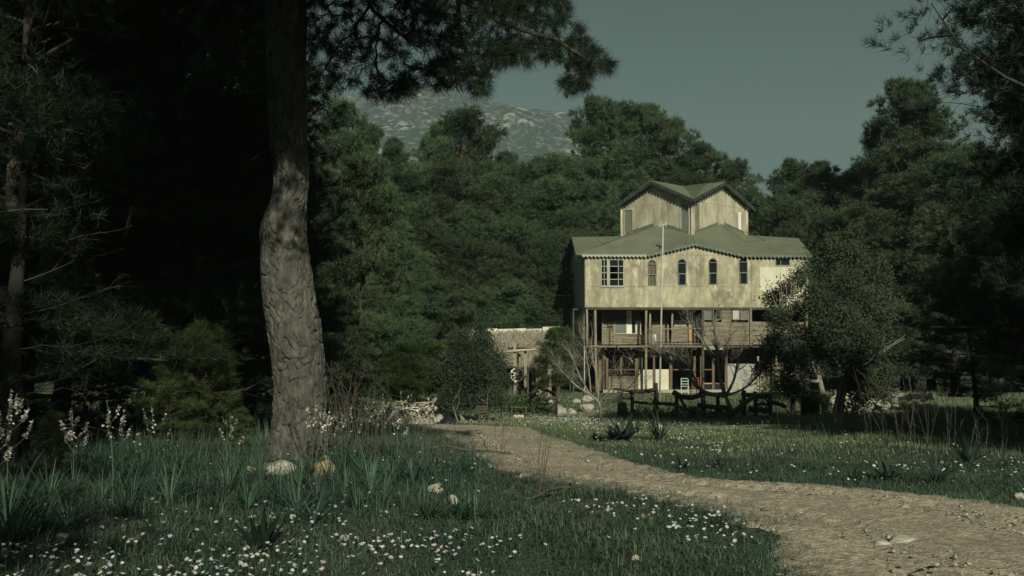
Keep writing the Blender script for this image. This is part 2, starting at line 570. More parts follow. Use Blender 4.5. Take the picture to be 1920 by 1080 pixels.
def fbm2(x, y, sc, seed=0, octv=4):
    """cheap value noise, 0..1"""
    r = np.random.default_rng(seed)
    T = r.random((64, 64))
    out = np.zeros(np.shape(x))
    amp, tot = 1.0, 0.0
    for o in range(octv):
        u = np.asarray(x) * sc * 2 ** o + 13.7 * o
        v = np.asarray(y) * sc * 2 ** o + 7.3 * o
        iu, iv = np.floor(u).astype(int), np.floor(v).astype(int)
        fu, fv = u - iu, v - iv
        fu, fv = fu * fu * (3 - 2 * fu), fv * fv * (3 - 2 * fv)
        a, b = T[iu % 64, iv % 64], T[(iu + 1) % 64, iv % 64]
        c, d = T[iu % 64, (iv + 1) % 64], T[(iu + 1) % 64, (iv + 1) % 64]
        out += amp * ((a * (1 - fu) + b * fu) * (1 - fv) + (c * (1 - fu) + d * fu) * fv)
        tot += amp
        amp *= 0.55
    return out / tot


# mountain: a limestone ridge about 1.4 km away
RPX = [-600, 0, 300, 560, 650, 760, 850, 930, 1000, 1080, 1200, 1350, 1500, 1920, 2600]
RPY = [330, 250, 200, 166, 152, 144, 150, 160, 174, 203, 268, 335, 390, 450, 520]
mu = np.linspace(-600, 2600, 300)
my = np.linspace(520, 1850, 120)
MUX, MY = np.meshgrid(mu, my)
MX = (MUX - 960) / F_PX * MY
MX = MX * (1350 / MY) ** 0.35
H = (640 - np.interp(MUX, RPX, RPY)) / F_PX * 1350
sh = np.interp(MY, [520, 700, 900, 1100, 1260, 1350, 1450, 1850], [0.0, 0.10, 0.34, 0.66, 0.90, 1.0, 0.94, 0.3])
MZ = H * sh + (fbm2(MX, MY, 1 / 150, 3) - 0.5) * 36 * sh + (fbm2(MX, MY, 1 / 24, 4) - 0.5) * 8 * sh - 4 - 26 * sh * (1 - sh * .6) * (1 - np.abs(2 * fbm2(MUX / 90 + (fbm2(MX, MY, 1 / 200, 9) - .5) * 3, MY / 500, 1.0, 8, 3) - 1)) ** 2
mm = bpy.data.materials.new('scrub_and_limestone')
mm.use_nodes = True
nt = mm.node_tree
b = nt.nodes['Principled BSDF']
b.inputs['Roughness'].default_value = 1
b.inputs['Specular IOR Level'].default_value = 0
tc = nd(nt, 'ShaderNodeTexCoord')


def noise_ramp(nt, tc, sc, p0, p1, loc, st=(1, 1, 1), det=8, ro=0.7):
    mp = nd(nt, 'ShaderNodeMapping')
    mp.inputs['Location'].default_value = loc
    mp.inputs['Scale'].default_value = st
    nt.links.new(tc.outputs['Object'], mp.inputs[0])
    n = nd(nt, 'ShaderNodeTexNoise')
    n.inputs['Scale'].default_value = sc
    n.inputs['Detail'].default_value = det
    n.inputs['Roughness'].default_value = ro
    nt.links.new(mp.outputs[0], n.inputs['Vector'])
    r = nd(nt, 'ShaderNodeMapRange')
    r.inputs[1].default_value = p0
    r.inputs[2].default_value = p1
    nt.links.new(n.outputs[0], r.inputs[0])
    return r.outputs[0]


ST = (1.5, 0.9, 2.2)
fine = noise_ramp(nt, tc, 0.060, 0.515, 0.565, (3, 1, 9), ST)
big = noise_ramp(nt, tc, 0.0075, 0.45, 0.56, (9.3, 4, 9), ST, det=4)
fine2 = noise_ramp(nt, tc, 0.085, 0.55, 0.60, (31, 1, 9), ST)
mul = nd(nt, 'ShaderNodeMath', operation='MULTIPLY')
nt.links.new(fine, mul.inputs[0])
nt.links.new(big, mul.inputs[1])
m2 = nd(nt, 'ShaderNodeMath', operation='MULTIPLY')
nt.links.new(fine2, m2.inputs[0])
m2.inputs[1].default_value = 0.6
m3 = nd(nt, 'ShaderNodeMath', operation='MAXIMUM')
nt.links.new(mul.outputs[0], m3.inputs[0])
nt.links.new(m2.outputs[0], m3.inputs[1])
mx = nd(nt, 'ShaderNodeMix', data_type='RGBA')
nt.links.new(m3.outputs[0], mx.inputs[0])
mx.inputs[6].default_value = (0.032, 0.054, 0.052, 1)
mx.inputs[7].default_value = (0.28, 0.275, 0.245, 1)
nt.links.new(mx.outputs[2], b.inputs['Base Color'])
Vm = np.stack([MX.ravel(), MY.ravel(), MZ.ravel()], 1)
nx, ny = len(mu), len(my)
i = np.arange(nx - 1)[None, :] + np.arange(ny - 1)[:, None] * nx
Fm = np.stack([i, i + 1, i + 1 + nx, i + nx], -1).reshape(-1, 4)
mountain = tag(obj('mountain', new_mesh('mountain', Vm, Fm, mm, True)), kind='structure')

HAZE = True
if HAZE:
    hm = bpy.data.materials.new('thin_haze')
    hm.use_nodes = True
    nt = hm.node_tree
    nt.nodes.remove(nt.nodes['Principled BSDF'])
    pv = nd(nt, 'ShaderNodeVolumePrincipled')
    pv.inputs['Color'].default_value = (0.74, 0.90, 0.96, 1)
    pv.inputs['Density'].default_value = 0.00023
    nt.links.new(pv.outputs[0], nt.nodes['Material Output'].inputs['Volume'])
    hb = MB().box(-1300, 1300, -200, 1950, float(gz(0, 50)) - 8, 420)
    hz = hb.build('haze', hm, kind='stuff')


# ------------------------------------------------------------------ foliage makers
def unit(v):
    return v / (np.linalg.norm(v, axis=-1, keepdims=True) + 1e-9)


def needles(P, A, n, ln, w, spread, rng, jit=0.02):
    """tufts: at every point P with axis A, n thin pointed needles (one triangle each)"""
    k = len(P)
    p = np.repeat(P, n, 0) + rng.normal(size=(k * n, 3)) * jit
    a = np.repeat(A, n, 0)
    d = unit(a + unit(rng.normal(size=(k * n, 3))) * spread)
    s = unit(np.cross(d, unit(rng.normal(size=(k * n, 3))))) * (w / 2)
    L = ln * (0.65 + 0.6 * rng.random((k * n, 1)))
    d2 = d * L
    d2[:, 2] -= L[:, 0] * 0.06
    V = np.stack([p - s, p + s, p + d2], 1).reshape(-1, 3)
    return V


def tri_mesh(name, V, mat):
    return new_mesh(name, V, np.arange(len(V)).reshape(-1, 3), mat)


def leaves(P, A, ln, w, rng, spread=1.0):
    """small pointed leaves (two triangles folded along the midrib, as a quad)"""
    k = len(P)
    d = unit(A + unit(rng.normal(size=(k, 3))) * spread)
    s = unit(np.cross(d, unit(rng.normal(size=(k, 3)))))
    L = ln * (0.7 + 0.6 * rng.random((k, 1)))
    W = w * (0.7 + 0.6 * rng.random((k, 1)))
    V = np.stack([P, P + d * L * 0.5 + s * W / 2, P + d * L, P + d * L * 0.5 - s * W / 2], 1).reshape(-1, 3)
    return V


def quad_mesh(name, V, mat):
    return new_mesh(name, V, np.arange(len(V)).reshape(-1, 4), mat)


def pine_meshes(seed, H, hb, R, nl, clump_n, tufts, nn, ln, nw, mat, droop=0.0, r0=0.2, bark='bark_far', spread=1.1, flat=0.6, dead=0, top=1.0, up0=0.1):
    """returns (trunk mesh, crown mesh): a trunk with limbs, and needle clumps along the limbs"""
    rng = np.random.default_rng(seed)
    tm = MB()
    nseg = 9
    pts = []
    ox, oy = 0.0, 0.0
    for i in range(nseg + 1):
        pts.append((ox, oy, H * 0.97 * i / nseg - (0.15 if i == 0 else 0)))
        ox += rng.normal() * 0.02 * H * 0.5
        oy += rng.normal() * 0.02 * H * 0.5
    rr = [r0 * (1 - 0.9 * i / nseg) * (1.25 if i == 0 else 1) for i in range(nseg + 1)]
    tm.tube(pts, rr, 9, True)
    P, A, Wt = [], [], []

    def trunk_at(h):
        t = min(max(h / (H * 0.97), 0), 0.999) * nseg
        i = int(t)
        f = t - i
        a, b2 = np.array(pts[i]), np.array(pts[i + 1])
        return a * (1 - f) + b2 * f

    for j in range(nl):
        t = (j + rng.random()) / nl
        h = hb + (H - hb) * t ** 0.9
        prof = math.sqrt(max(0.0, 1 - t ** 1.8)) * (0.7 + 0.3 * min(1, 3 * t))
        L = R * (prof * (0.62 + 0.5 * rng.random()) + 0.06)
        az = j * 2.399 + rng.normal() * 0.5
        el = up0 + 0.75 * t ** 1.3 + rng.normal() * 0.16 - droop
        q = trunk_at(h * 0.98)
        dv = np.array([math.cos(az) * math.cos(el), math.sin(az) * math.cos(el), math.sin(el)])
        lp = []
        cur = q.copy()
        for sgi in range(6):
            lp.append(tuple(cur))
            dv = unit(dv + rng.normal(size=3) * 0.12 + np.array([0, 0, 0.07]))
            cur = cur + dv * L / 5
        lr = max(0.012, r0 * 0.30 * (1 - t * 0.6))
        tm.tube(lp, [lr * (1 - 0.16 * s2) for s2 in range(6)], 5, False)
        lp = np.array(lp)
        for c in range(clump_n):
            f = 0.42 + 0.58 * (c + rng.random()) / clump_n
            s2 = min(f * 5, 4.999)
            i2 = int(s2)
            cen = lp[i2] * (1 - (s2 - i2)) + lp[i2 + 1] * (s2 - i2)
            side = np.array([-dv[1], dv[0], 0.0])
            off = side * rng.normal() * 0.24 * L + np.array([0, 0, 0.05 * L * rng.random()])
            tm.tube([tuple(cen), tuple(cen + off * 0.6 + np.array([0, 0, 0.02])), tuple(cen + off)], [lr * 0.4, lr * 0.28, lr * 0.15], 4, False)
            cen = cen + off
            rc = (0.13 + 0.05 * rng.random()) * R * (0.75 + 0.5 * prof)
            n = max(4, int(tufts * (0.6 + 0.8 * rng.random())))
            dd = unit(rng.normal(size=(n, 3)))
            dd[:, 2] = np.where(dd[:, 2] < -0.25, dd[:, 2] * 0.3, dd[:, 2])
            rr2 = rc * (0.45 + 0.6 * rng.random((n, 1)) ** 0.6)
            P.append(cen + dd * rr2 * np.array([1, 1, flat]))
            A.append(unit(dd * 0.9 + np.array([0, 0, 0.55]) + unit(lp[-1] - lp[0])[None, :] * 0.35))
    for j in range(dead):
        h = hb * (0.15 + 0.9 * rng.random())
        az = rng.random() * 6.28
        q = trunk_at(h)
        dv = np.array([math.cos(az), math.sin(az), rng.normal() * 0.15])
        cur, lp = q.copy(), []
        L = R * (0.35 + 0.4 * rng.random())
        for s2 in range(5):
            lp.append(tuple(cur))
            dv = unit(dv + rng.normal(size=3) * 0.15)
            cur = cur + dv * L / 4
        tm.tube(lp, [0.025, 0.02, 0.015, 0.01, 0.005], 4, False)
        for s2 in range(1, 5):
            for _ in range(2):
                e = np.array(lp[s2 - 1]) + unit(dv + rng.normal(size=3) * 0.8) * L * 0.22
                tm.tube([lp[s2 - 1], tuple(e)], [0.008, 0.003], 3, False)
    P, A = np.concatenate(P), np.concatenate(A)
    V = needles(P, A, nn, ln, nw, spread, rng)
    tmesh = new_mesh('trunk', tm.v, tm.f, M[bark], True)
    cmesh = tri_mesh('crown', V, M[mat])
    return tmesh, cmesh


def put_tree(name, meshes, x, y, scale, rz, label, cat='tree', group=None, sz=None, z=None, tilt=0):
    o = empty(name, (x, y, g(x, y) if z is None else z), rz, label, cat, group)
    o.scale = (scale, scale, scale * (sz or 1))
    o.rotation_euler[0] = tilt
    obj('trunk', meshes[0], o)
    obj('crown', meshes[1], o)
    return o


def xpx(px, y):
    return (px - 960) / F_PX * y


def branching(mb, start, dirv, length, radius, rng, depth, n=5, curl=0.22, up=0.12, split=(2, 3), shrink=0.62, spreadang=0.7, ends=None):
    segs = 5
    cur = np.array(start, float)
    d = unit(np.array(dirv, float))
    pts, rs = [tuple(cur)], [radius]
    for s in range(segs):
        d = unit(d + rng.normal(size=3) * curl + np.array([0, 0, up]))
        cur = cur + d * length / segs
        pts.append(tuple(cur))
        rs.append(max(0.002, radius * (1 - 0.5 * (s + 1) / segs)))
    mb.tube(pts, rs, n, False)
    if depth == 0:
        if ends is not None:
            ends.append((cur, d))
        return
    k = rng.integers(split[0], split[1] + 1)
    for c in range(k):
        i = segs if c == 0 else int(rng.integers(2, segs + 1))
        d2 = unit(d + rng.normal(size=3) * spreadang)
        branching(mb, pts[i], d2, length * shrink * (0.7 + 0.5 * rng.random()), rs[i] * 0.75, rng, depth - 1, max(3, n - 1), curl, up, split, shrink, spreadang, ends)

# ------------------------------------------------------------------ the house
TH = rad(2.5)
ZG = 1.45 - 3.11
HO = Vector(((1098 - 960) / F_PX * 60, 60, ZG))
hu = Vector((math.cos(TH), math.sin(TH), 0))
hv = Vector((-math.sin(TH), math.cos(TH), 0))
house = empty('wooden_house', HO, TH, 'three storey house with green gabled roofs, cream board walls and open timber lower floors', 'house')


def pl(px, py, v=0.0):
    """photo pixel -> (u, w) on the plane v = const of the house frame"""
    r = ray(px, py)
    e = EYE - HO
    t = (v - e.dot(hv)) / r.dot(hv)
    p = e + r * t
    return p.dot(hu), p.z


def loc3(px, py, y):
    """photo pixel at distance y -> house frame point"""
    p = at(px, py, y) - HO
    return Vector((p.dot(hu), p.dot(hv), p.z))


def rect(x0, y0, x1, y1, v=0.0):
    u0, w1 = pl(x0, y0, v)
    u1, w0 = pl(x1, y1, v)
    return u0, u1, w0, w1


hr = random.Random(11)
U0, W_BOT = pl(1098, 576)
UR = pl(1518, 576)[0]
W_EAVE = pl(1300, 478.5)[1]
W_SEAM = pl(1300, 537.5)[1]
W_MID = pl(1200, 648)[1]
DEP = 10.0

# openings of the upper front wall, in photo pixels
ARCH = [(1214, 487, 1231, 536), (1270, 485, 1287, 535), (1328, 484, 1345, 534), (1385, 483, 1402, 533)]
BIGW = (1127, 487, 1169, 536)
SMALLW = (1454, 485, 1480, 498)
openings = [rect(*a) for a in ARCH] + [rect(*BIGW), rect(*SMALLW)]


def panel(ua, ub, wa, wb, mat, v0=-0.035, v1=0.03, ops=openings, name='wall_panel', parent=house):
    us = sorted({ua, ub} | {u for o in ops for u in o[:2] if ua < u < ub})
    ws = sorted({wa, wb} | {w for o in ops for w in o[2:] if wa < w < wb})
    mb = MB()
    for a, b2 in zip(us[:-1], us[1:]):
        for c, d in zip(ws[:-1], ws[1:]):
            mu_, mw = (a + b2) / 2, (c + d) / 2
            if any(o[0] < mu_ < o[1] and o[2] < mw < o[3] for o in ops):
                continue
            mb.box(a, b2, v0, v1, c, d)
    return mb.build(name, mat, parent)


gap = 0.012
lo_x = [1098, 1236, 1408, 1518]
up_x = [1098, 1238, 1305, 1408, 1518]
for row, (xs_, wa, wb) in enumerate([(lo_x, W_BOT, W_SEAM - gap), (up_x, W_SEAM, W_EAVE)]):
    for a, b2 in zip(xs_[:-1], xs_[1:]):
        ua, ub = pl(a, 500)[0], pl(b2, 500)[0]
        panel(ua + gap / 2, ub - gap / 2, wa, wb, M['cement'], v0=-0.035 + hr.uniform(-0.008, 0.004))
# gable board over the arched windows
gl, gr_ = pl(1228, 478)[0], pl(1384, 478)[0]
gp = pl(1304, 459)
mb = MB()
mb.prism([(gl, -0.03, W_EAVE + 0.012), (gr_, -0.03, W_EAVE + 0.012), (gp[0], -0.03, gp[1])], (0, 0.06, 0))
mb.build('gable_panel', M['cement'], house)
# timber frame behind the board joints, floors and inner walls
for x in (1236, 1305, 1408):
    u = pl(x, 500)[0]
    MB().box(u - 0.05, u + 0.05, 0.033, 0.10, W_BOT + 0.02, W_EAVE - 0.02).build('wall_stud', M['wood_dark'], house)
mb = MB()
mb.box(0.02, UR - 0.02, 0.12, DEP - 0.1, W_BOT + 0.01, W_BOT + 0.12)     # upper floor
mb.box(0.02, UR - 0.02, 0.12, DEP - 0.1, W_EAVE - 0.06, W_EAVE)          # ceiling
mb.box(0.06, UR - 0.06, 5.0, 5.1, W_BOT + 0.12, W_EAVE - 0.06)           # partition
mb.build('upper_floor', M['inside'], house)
# side and back walls
mb = MB()
mb.box(UR - 0.03, UR + 0.03, 0.035, DEP, W_BOT, W_EAVE)
mb.build('side_wall', M['cement_side'], house)
mb = MB()
mb.box(-0.03, UR + 0.03, DEP + 0.005, DEP + 0.07, 0, W_EAVE)
mb.build('back_wall', M['cement_side'], house)
w_l0, w_l1 = pl(1080, 536, 2)[1], pl(1080, 489, 2)[1]
mb = MB()
mb.box(-0.03, 0.03, 0.035, DEP, W_BOT, w_l0)
mb.box(-0.03, 0.03, 0.035, DEP, w_l1, W_EAVE)
mb.box(-0.03, 0.03, 0.035, 0.9, w_l0, w_l1)
mb.box(-0.03, 0.03, DEP - 1.6, DEP, w_l0, w_l1)
vr_ridge = 5.0
mb.prism([(-0.028, 0.1, W_EAVE + 0.006), (-0.028, DEP - 0.1, W_EAVE + 0.006), (-0.028, vr_ridge, W_EAVE + 1.35)], (0.056, 0, 0))
mb.build('side_wall', M['cement_side'], house)
v = 0.9
while v < DEP - 1.7:                                                     # vertical slats with dark slots between
    MB().box(-0.045, 0.0, v, v + 0.55, w_l0 - 0.02, w_l1 + 0.02).build('slat', M['cement_side'], house)
    v += 0.98


def bars(mb, segs, v0, v1, t):
    for (a, c, b2, d) in segs:
        mb.box(min(a, b2) - t / 2, max(a, b2) + t / 2, v0, v1, min(c, d) - t / 2, max(c, d) + t / 2)


def arch_pts(ua, ub, ws, n=8, grow=0.0):
    r = (ub - ua) / 2 + grow
    um = (ua + ub) / 2
    return [(um - r * math.cos(math.pi * i / n), ws + r * math.sin(math.pi * i / n) * 1.0) for i in range(n + 1)]


for q, a in enumerate(ARCH):
    u0, u1, w0, w1 = rect(*a)
    um, r = (u0 + u1) / 2, (u1 - u0) / 2
    ws = w1 - r
    pts = arch_pts(u0, u1, ws, 10)
    sp = MB()                                                            # board corners above the arch
    half = len(pts) // 2
    left = [(u0, w1 + 0.0)] + pts[:half + 1][::1]
    sp.prism([(u0, -0.035, w1)] + [(p[0], -0.035, p[1]) for p in pts[:half + 1]][::1], (0, 0.06, 0))
    sp.prism([(u1, -0.035, w1)] + [(p[0], -0.035, p[1]) for p in pts[half:]][::-1], (0, 0.06, 0))
    sp.build('wall_panel', M['cement'], house)
    fr = MB()
    t = 0.05
    fr.box(u0, u0 + t, -0.05, 0.04, w0 + t, ws)
    fr.box(u1 - t, u1, -0.05, 0.04, w0 + t, ws)
    fr.box(u0, u1, -0.055, 0.04, w0, w0 + t)
    wmid = w0 + (ws - w0) * 0.52
    fr.box(u0 + t, u1 - t, -0.048, 0.03, wmid - 0.035, wmid + 0.035)
    fr.box(u0 + t, u1 - t, -0.048, 0.03, ws - 0.03, ws + 0.02)
    if q == 0:
        fr.box(um - 0.012, um + 0.012, -0.03, 0.02, w0 + t, ws - 0.03)
    inner = arch_pts(u0 + t, u1 - t, ws, 10)
    for i in range(10):
        fr.prism([(pts[i][0], -0.05, pts[i][1]), (pts[i + 1][0], -0.05, pts[i + 1][1]), (inner[i + 1][0], -0.05, inner[i + 1][1]), (inner[i][0], -0.05, inner[i][1])], (0, 0.09, 0))
    # lower sash, hung a little ajar
    dv = 0.02
    fr.box(u0 + t + 0.005, u0 + t + 0.04, -0.07 - dv, -0.05, w0 + t + 0.01, wmid - 0.04)
    fr.box(u1 - t - 0.04, u1 - t - 0.005, -0.07 - dv, -0.05, w0 + t + 0.01, wmid - 0.04)
    fo = fr.build('window', M['trim'], house)
    if q == 0:
        fo['label'] = 'arched window with brown curtain'
    pm = MB().box(u0 + t, u1 - t, 0.045, 0.055, w0 + t, ws)
    pm.prism([(p[0], 0.045, p[1]) for p in inner], (0, 0.01, 0))
    pm.build('pane', M['curtain'] if q == 0 else M['pane'], fo)

# big window: narrow sash on the left, wide sash on the right
u0, u1, w0, w1 = rect(*BIGW)
fr = MB()
xs1 = [pl(x, 500)[0] for x in (1127, 1132.8, 1138.5)]
xs2 = [pl(x, 500)[0] for x in (1142.5, 1159, 1169)]
ws1 = [w1 - (w1 - w0) * f for f in (0, 0.25, 0.5, 0.75, 1)]
for xs_ in (xs1, xs2):
    for i, u in enumerate(xs_):
        t = 0.05 if i != 1 else 0.035
        fr.box(u - t / 2, u + t / 2, -0.06, 0.02, w0 - 0.02, w1 + 0.02)
    for i, w in enumerate(ws1):
        for ua, ub in zip(xs_[:-1], xs_[1:]):
            fr.box(ua + 0.026, ub - 0.026, -0.05, 0.015, w - 0.02, w + 0.02)
fr.box(xs1[2] + 0.026, xs2[0] - 0.026, -0.045, 0.03, w0, w1)
bw = fr.build('window', M['trim_pale'], house)
tag(bw, 'large many paned window in two sashes')
for xs_ in (xs1, xs2):
    for ua, ub in zip(xs_[:-1], xs_[1:]):
        for wa, wb in zip(ws1[1:], ws1[:-1]):
            if hr.random() < 0.8:
                MB().box(ua + 0.02, ub - 0.02, 0.02, 0.026, wa + 0.02, wb - 0.02).build('pane', M['pane'], bw)
MB().box(u0 - 0.02, u1 + 0.06, -0.11, -0.04, w0 - 0.10, w0 - 0.03).build('window_sill', M['trim_pale'], bw)
u0, u1, w0, w1 = rect(*SMALLW)
fr = MB()
for u in (u0, u0 + (u1 - u0) * 0.36, u1):
    fr.box(u - 0.025, u + 0.025, -0.05, 0.03, w0, w1)
fr.box(u0 + 0.026, u1 - 0.026, -0.045, 0.03, w0, w0 + 0.04)
fr.box(u0 + 0.026, u1 - 0.026, -0.045, 0.03, w1 - 0.04, w1)
sw = fr.build('window', M['trim'], house)
MB().box(u0 + 0.02, u1 - 0.02, 0.04, 0.05, w0 + 0.02, w1 - 0.02).build('pane', M['pane'], sw)
# newer cream board with a torn lower corner
pp = [(1424.5, 501.5), (1462, 501), (1462.1, 572.5), (1447, 562), (1440, 552), (1434, 547), (1424, 544)]
MB().prism([(pl(*p)[0], -0.062, pl(*p)[1]) for p in pp], (0, 0.022, 0)).build('board_patch', M['patch'], house)
pp = [(1462.5, 501), (1514, 501), (1514, 573), (1462.6, 573)]
MB().prism([(pl(*p)[0], -0.058, pl(*p)[1]) for p in pp], (0, 0.018, 0)).build('board_patch', M['patch'], house)

# ---- main roof: facets that run from the eaves up to the tower
OV = -0.24
YF = 59.5


def eave(px, v=OV):
    u = pl(px, 477, v)[0]
    return Vector((u, v, W_EAVE + 0.0))


EW = pl(1300, 477.5, OV)[1]
A = Vector((pl(1080, 477, OV)[0], OV, EW))
G1 = Vector((pl(1214, 477, OV)[0], OV, EW))
Pk = Vector((pl(1303, 456, OV)[0], OV, pl(1303, 456, OV)[1]))
G2 = Vector((pl(1396, 477, OV)[0], OV, EW))
B = Vector((pl(1523, 477, OV)[0], OV, EW))
Cc = Vector((pl(1072, 444.5, 5.0)[0], 5.0, pl(1072, 444.5, 5.0)[1]))
RW = Cc.z
TL = loc3(1165, 385, 65.0)
TC = loc3(1297, 378, 61.5)
TR = loc3(1400, 382, 65.6)
TB = TL + TR - TC
D = Vector((TL.x, TL.y - 0.05, loc3(1165, 443, 65).z))
Hh = Vector((TR.x, TR.y - 0.05, loc3(1400, 441, 65.6).z))
mL, mR = (TL + TC) / 2, (TC + TR) / 2
yL = (HO + hu * mL.x + hv * mL.y).y
yR = (HO + hu * mR.x + hv * mR.y).y
T1 = loc3(1240, 421, yL + 0.1)
T2 = loc3(1350, 419, yR + 0.1)
Fc = loc3(1297, 440.5, 61.35)
I = Vector((pl(1497, 441, 5.0)[0], 5.0, RW))
LB = Vector((A.x, DEP + 0.5, EW))
RB = Vector((B.x, DEP + 0.5, EW))


def sheet(pts, mat=None, th=0.05, name='roof_sheet', lift=0.0):
    """a roof facet with its thickness, underside parallel to its top"""
    pts = [Vector(p) + Vector((0, 0, lift)) for p in pts]
    return MB().prism(pts, (0, 0, -th)).build(name, mat or M['roof'], house)


def inset(pts, d=0.012):
    c = sum((Vector(p) for p in pts), Vector()) / len(pts)
    return [Vector(p) + (c - Vector(p)).normalized() * d for p in pts]


MidA = (A + Cc) / 2
for f in ([A, G1, T1], [A, T1, D], [A, D, Cc], [G1, Pk, Fc], [G1, Fc, T1], [Pk, G2, Fc], [G2, T2, Fc], [G2, B, Hh], [G2, Hh, T2], [B, I, Hh]):
    sheet(inset(f))
for f in ([Cc, D, Hh, I],):
    pass
sheet([Cc + Vector((0, 0.02, -0.01)), I + Vector((0, 0.02, -0.01)), RB, LB])
# thin roll along the front eave and grey flashing where roofs meet the tower
mb = MB()
for a, b2 in ((TL, T1), (T1, TC), (TC, T2), (T2, TR)):
    pass


def scallop(p0, p1, drop, n, th=0.03, mat='trim', name='scalloped_trim', top=0.02, outv=None):
    """a board under the eave whose lower edge is cut in round scallops"""
    p0, p1 = Vector(p0), Vector(p1)
    d = (p1 - p0)
    up = Vector((0, 0, 1))
    nrm = d.cross(up).normalized() if outv is None else Vector(outv).normalized()
    mb = MB()
    for i in range(n):
        q = [p0 + d * (i / n) + up * top, p0 + d * ((i + 1) / n) + up * top]
        lowr = []
        for kk in range(6):
            t = kk / 5
            lowr.append(p0 + d * ((i + 1 - t) / n) - up * (drop * (0.30 + 0.70 * math.sin(math.pi * t))))
        mb.prism(q + lowr, nrm * th)
    return mb.build(name, M[mat], house)


fv = Vector((0, -1, 0))
scallop(A + Vector((0.35, -0.005, -0.03)), G1 + Vector((-0.03, -0.005, -0.03)), 0.16, 17, mat='trim_pale', outv=fv)
scallop(G1 + Vector((0, -0.005, -0.035)), Pk + Vector((0, -0.005, -0.035)), 0.16, 13, outv=fv)
scallop(Pk + Vector((0, -0.005, -0.035)), G2 + Vector((0, -0.005, -0.035)), 0.16, 13, outv=fv)
scallop(G2 + Vector((0.03, -0.005, -0.03)), B + Vector((0, -0.005, -0.03)), 0.16, 17, outv=fv)
# barge boards of the left gable end
lv = Vector((-1, 0, 0))
scallop(A + Vector((-0.005, 0.05, -0.03)), Cc + Vector((-0.005, 0, -0.03)), 0.25, 18, mat='wood_dark', name='barge_board', outv=lv)
scallop(Cc + Vector((-0.005, 0.01, -0.03)), LB + Vector((-0.005, 0, -0.03)), 0.25, 18, mat='wood_dark', name='barge_board', outv=lv)
# soffit under the front overhang
for ua_, ub_ in ((0.0, G1.x - 0.1), (G2.x + 0.1, UR)):
    MB().box(ua_, ub_, OV + 0.03, -0.04, EW - 0.075, EW - 0.055).build('soffit', M['wood_dark'], house)

for Ps in ([Hh.lerp(I, .45), Hh.lerp(B, .35), G2.lerp(B, .45)], [D.lerp(Cc, .5), D.lerp(A, .45), T1.lerp(A, .6), G1.lerp(A, .5)], [T1, T1.lerp(A, .5), A], [T2, T2.lerp(B, .3) + Vector((0, 0, .0)), Hh.lerp(B, .3)]):
    mb = MB()
    for p_, q_ in zip(Ps[:-1], Ps[1:]):
        mb.beam(p_ + Vector((0, 0, .006)), q_ + Vector((0, 0, .006)), .07, .02)
    mb.build('roof_seam', M['roof'], house)

# ---- tower, its corner turned to the viewer
zt0 = Fc.z - 0.35
zt1 = TC.z + 0.12
tower = None


def face_frame(a, b2):
    """local axes of a tower face: along, outward"""
    a2, b3 = Vector((a.x, a.y, 0)), Vector((b2.x, b2.y, 0))
    e = (b3 - a2)
    L = e.length
    e.normalize()
    return a2, e, Vector((e.y, -e.x, 0)), L


def tower_face(a, b2, wins, seam, mat, rise, split):
    p, e, n, L = face_frame(a, b2)

    def q(s, z, o):
        return p + e * s + n * o + Vector((0, 0, z))
    # boards: below the seam (cut round the corner windows), above it the gable
    cuts = [0.0] + [c for w in wins for c in w[:2]] + [L]
    cuts = sorted(set([round(c, 4) for c in cuts] + [split]))
    for s0, s1 in zip(cuts[:-1], cuts[1:]):
        if s1 - s0 < 0.02:
            continue
        win = next((w for w in wins if w[0] - 1e-3 <= s0 and s1 <= w[1] + 1e-3), None)
        gp_ = 0.006
        if win is None:
            MB().prism([q(s0 + gp_, zt0, 0), q(s1 - gp_, zt0, 0), q(s1 - gp_, seam - 0.01, 0), q(s0 + gp_, seam - 0.01, 0)], -n * 0.05).build('tower_panel', M[mat], house)
        else:
            zb, zt = win[2], win[3]
            MB().prism([q(s0, zt0, 0), q(s1, zt0, 0), q(s1, zb, 0), q(s0, zb, 0)], -n * 0.05).build('tower_panel', M[mat], house)
            if seam - 0.01 > zt + 0.02:
                MB().prism([q(s0, zt, 0), q(s1, zt, 0), q(s1, seam - 0.01, 0), q(s0, seam - 0.01, 0)], -n * 0.05).build('tower_panel', M[mat], house)
            fr = MB()
            t = 0.07
            for (x0, x1, z0, z1) in ((s0, s0 + t, zb, zt), (s1 - t, s1, zb, zt), (s0 + t, s1 - t, zb, zb + t), (s0 + t, s1 - t, zt - t, zt)):
                fr.prism([q(x0, z0, 0.03), q(x1, z0, 0.03), q(x1, z1, 0.03), q(x0, z1, 0.03)], -n * 0.07)
            fo = fr.build('window', M[win[4]], house)
            MB().prism([q(s0 + t - 0.01, zb + t - 0.01, -0.02), q(s1 - t + 0.01, zb + t - 0.01, -0.02), q(s1 - t + 0.01, zt - t + 0.01, -0.02), q(s0 + t - 0.01, zt - t + 0.01, -0.02)], -n * 0.02).build('pane', M[win[5]], fo)
    zs = zt1 + 0.0
    MB().prism([q(0, seam, 0.004), q(L, seam, 0.004), q(L, zs, 0.004), q(L / 2, zs + rise, 0.004), q(0, zs, 0.004)], -n * 0.05).build('tower_panel', M[mat], house)


RISE = (loc3(1228, 343, yL).z - zt1) - 0.05
Lf = face_frame(TL, TC)[3]
Rf = face_frame(TC, TR)[3]
zwb, zwt = zt0 + 0.75, zt1 - 0.18
seamz = zt1 - 0.05


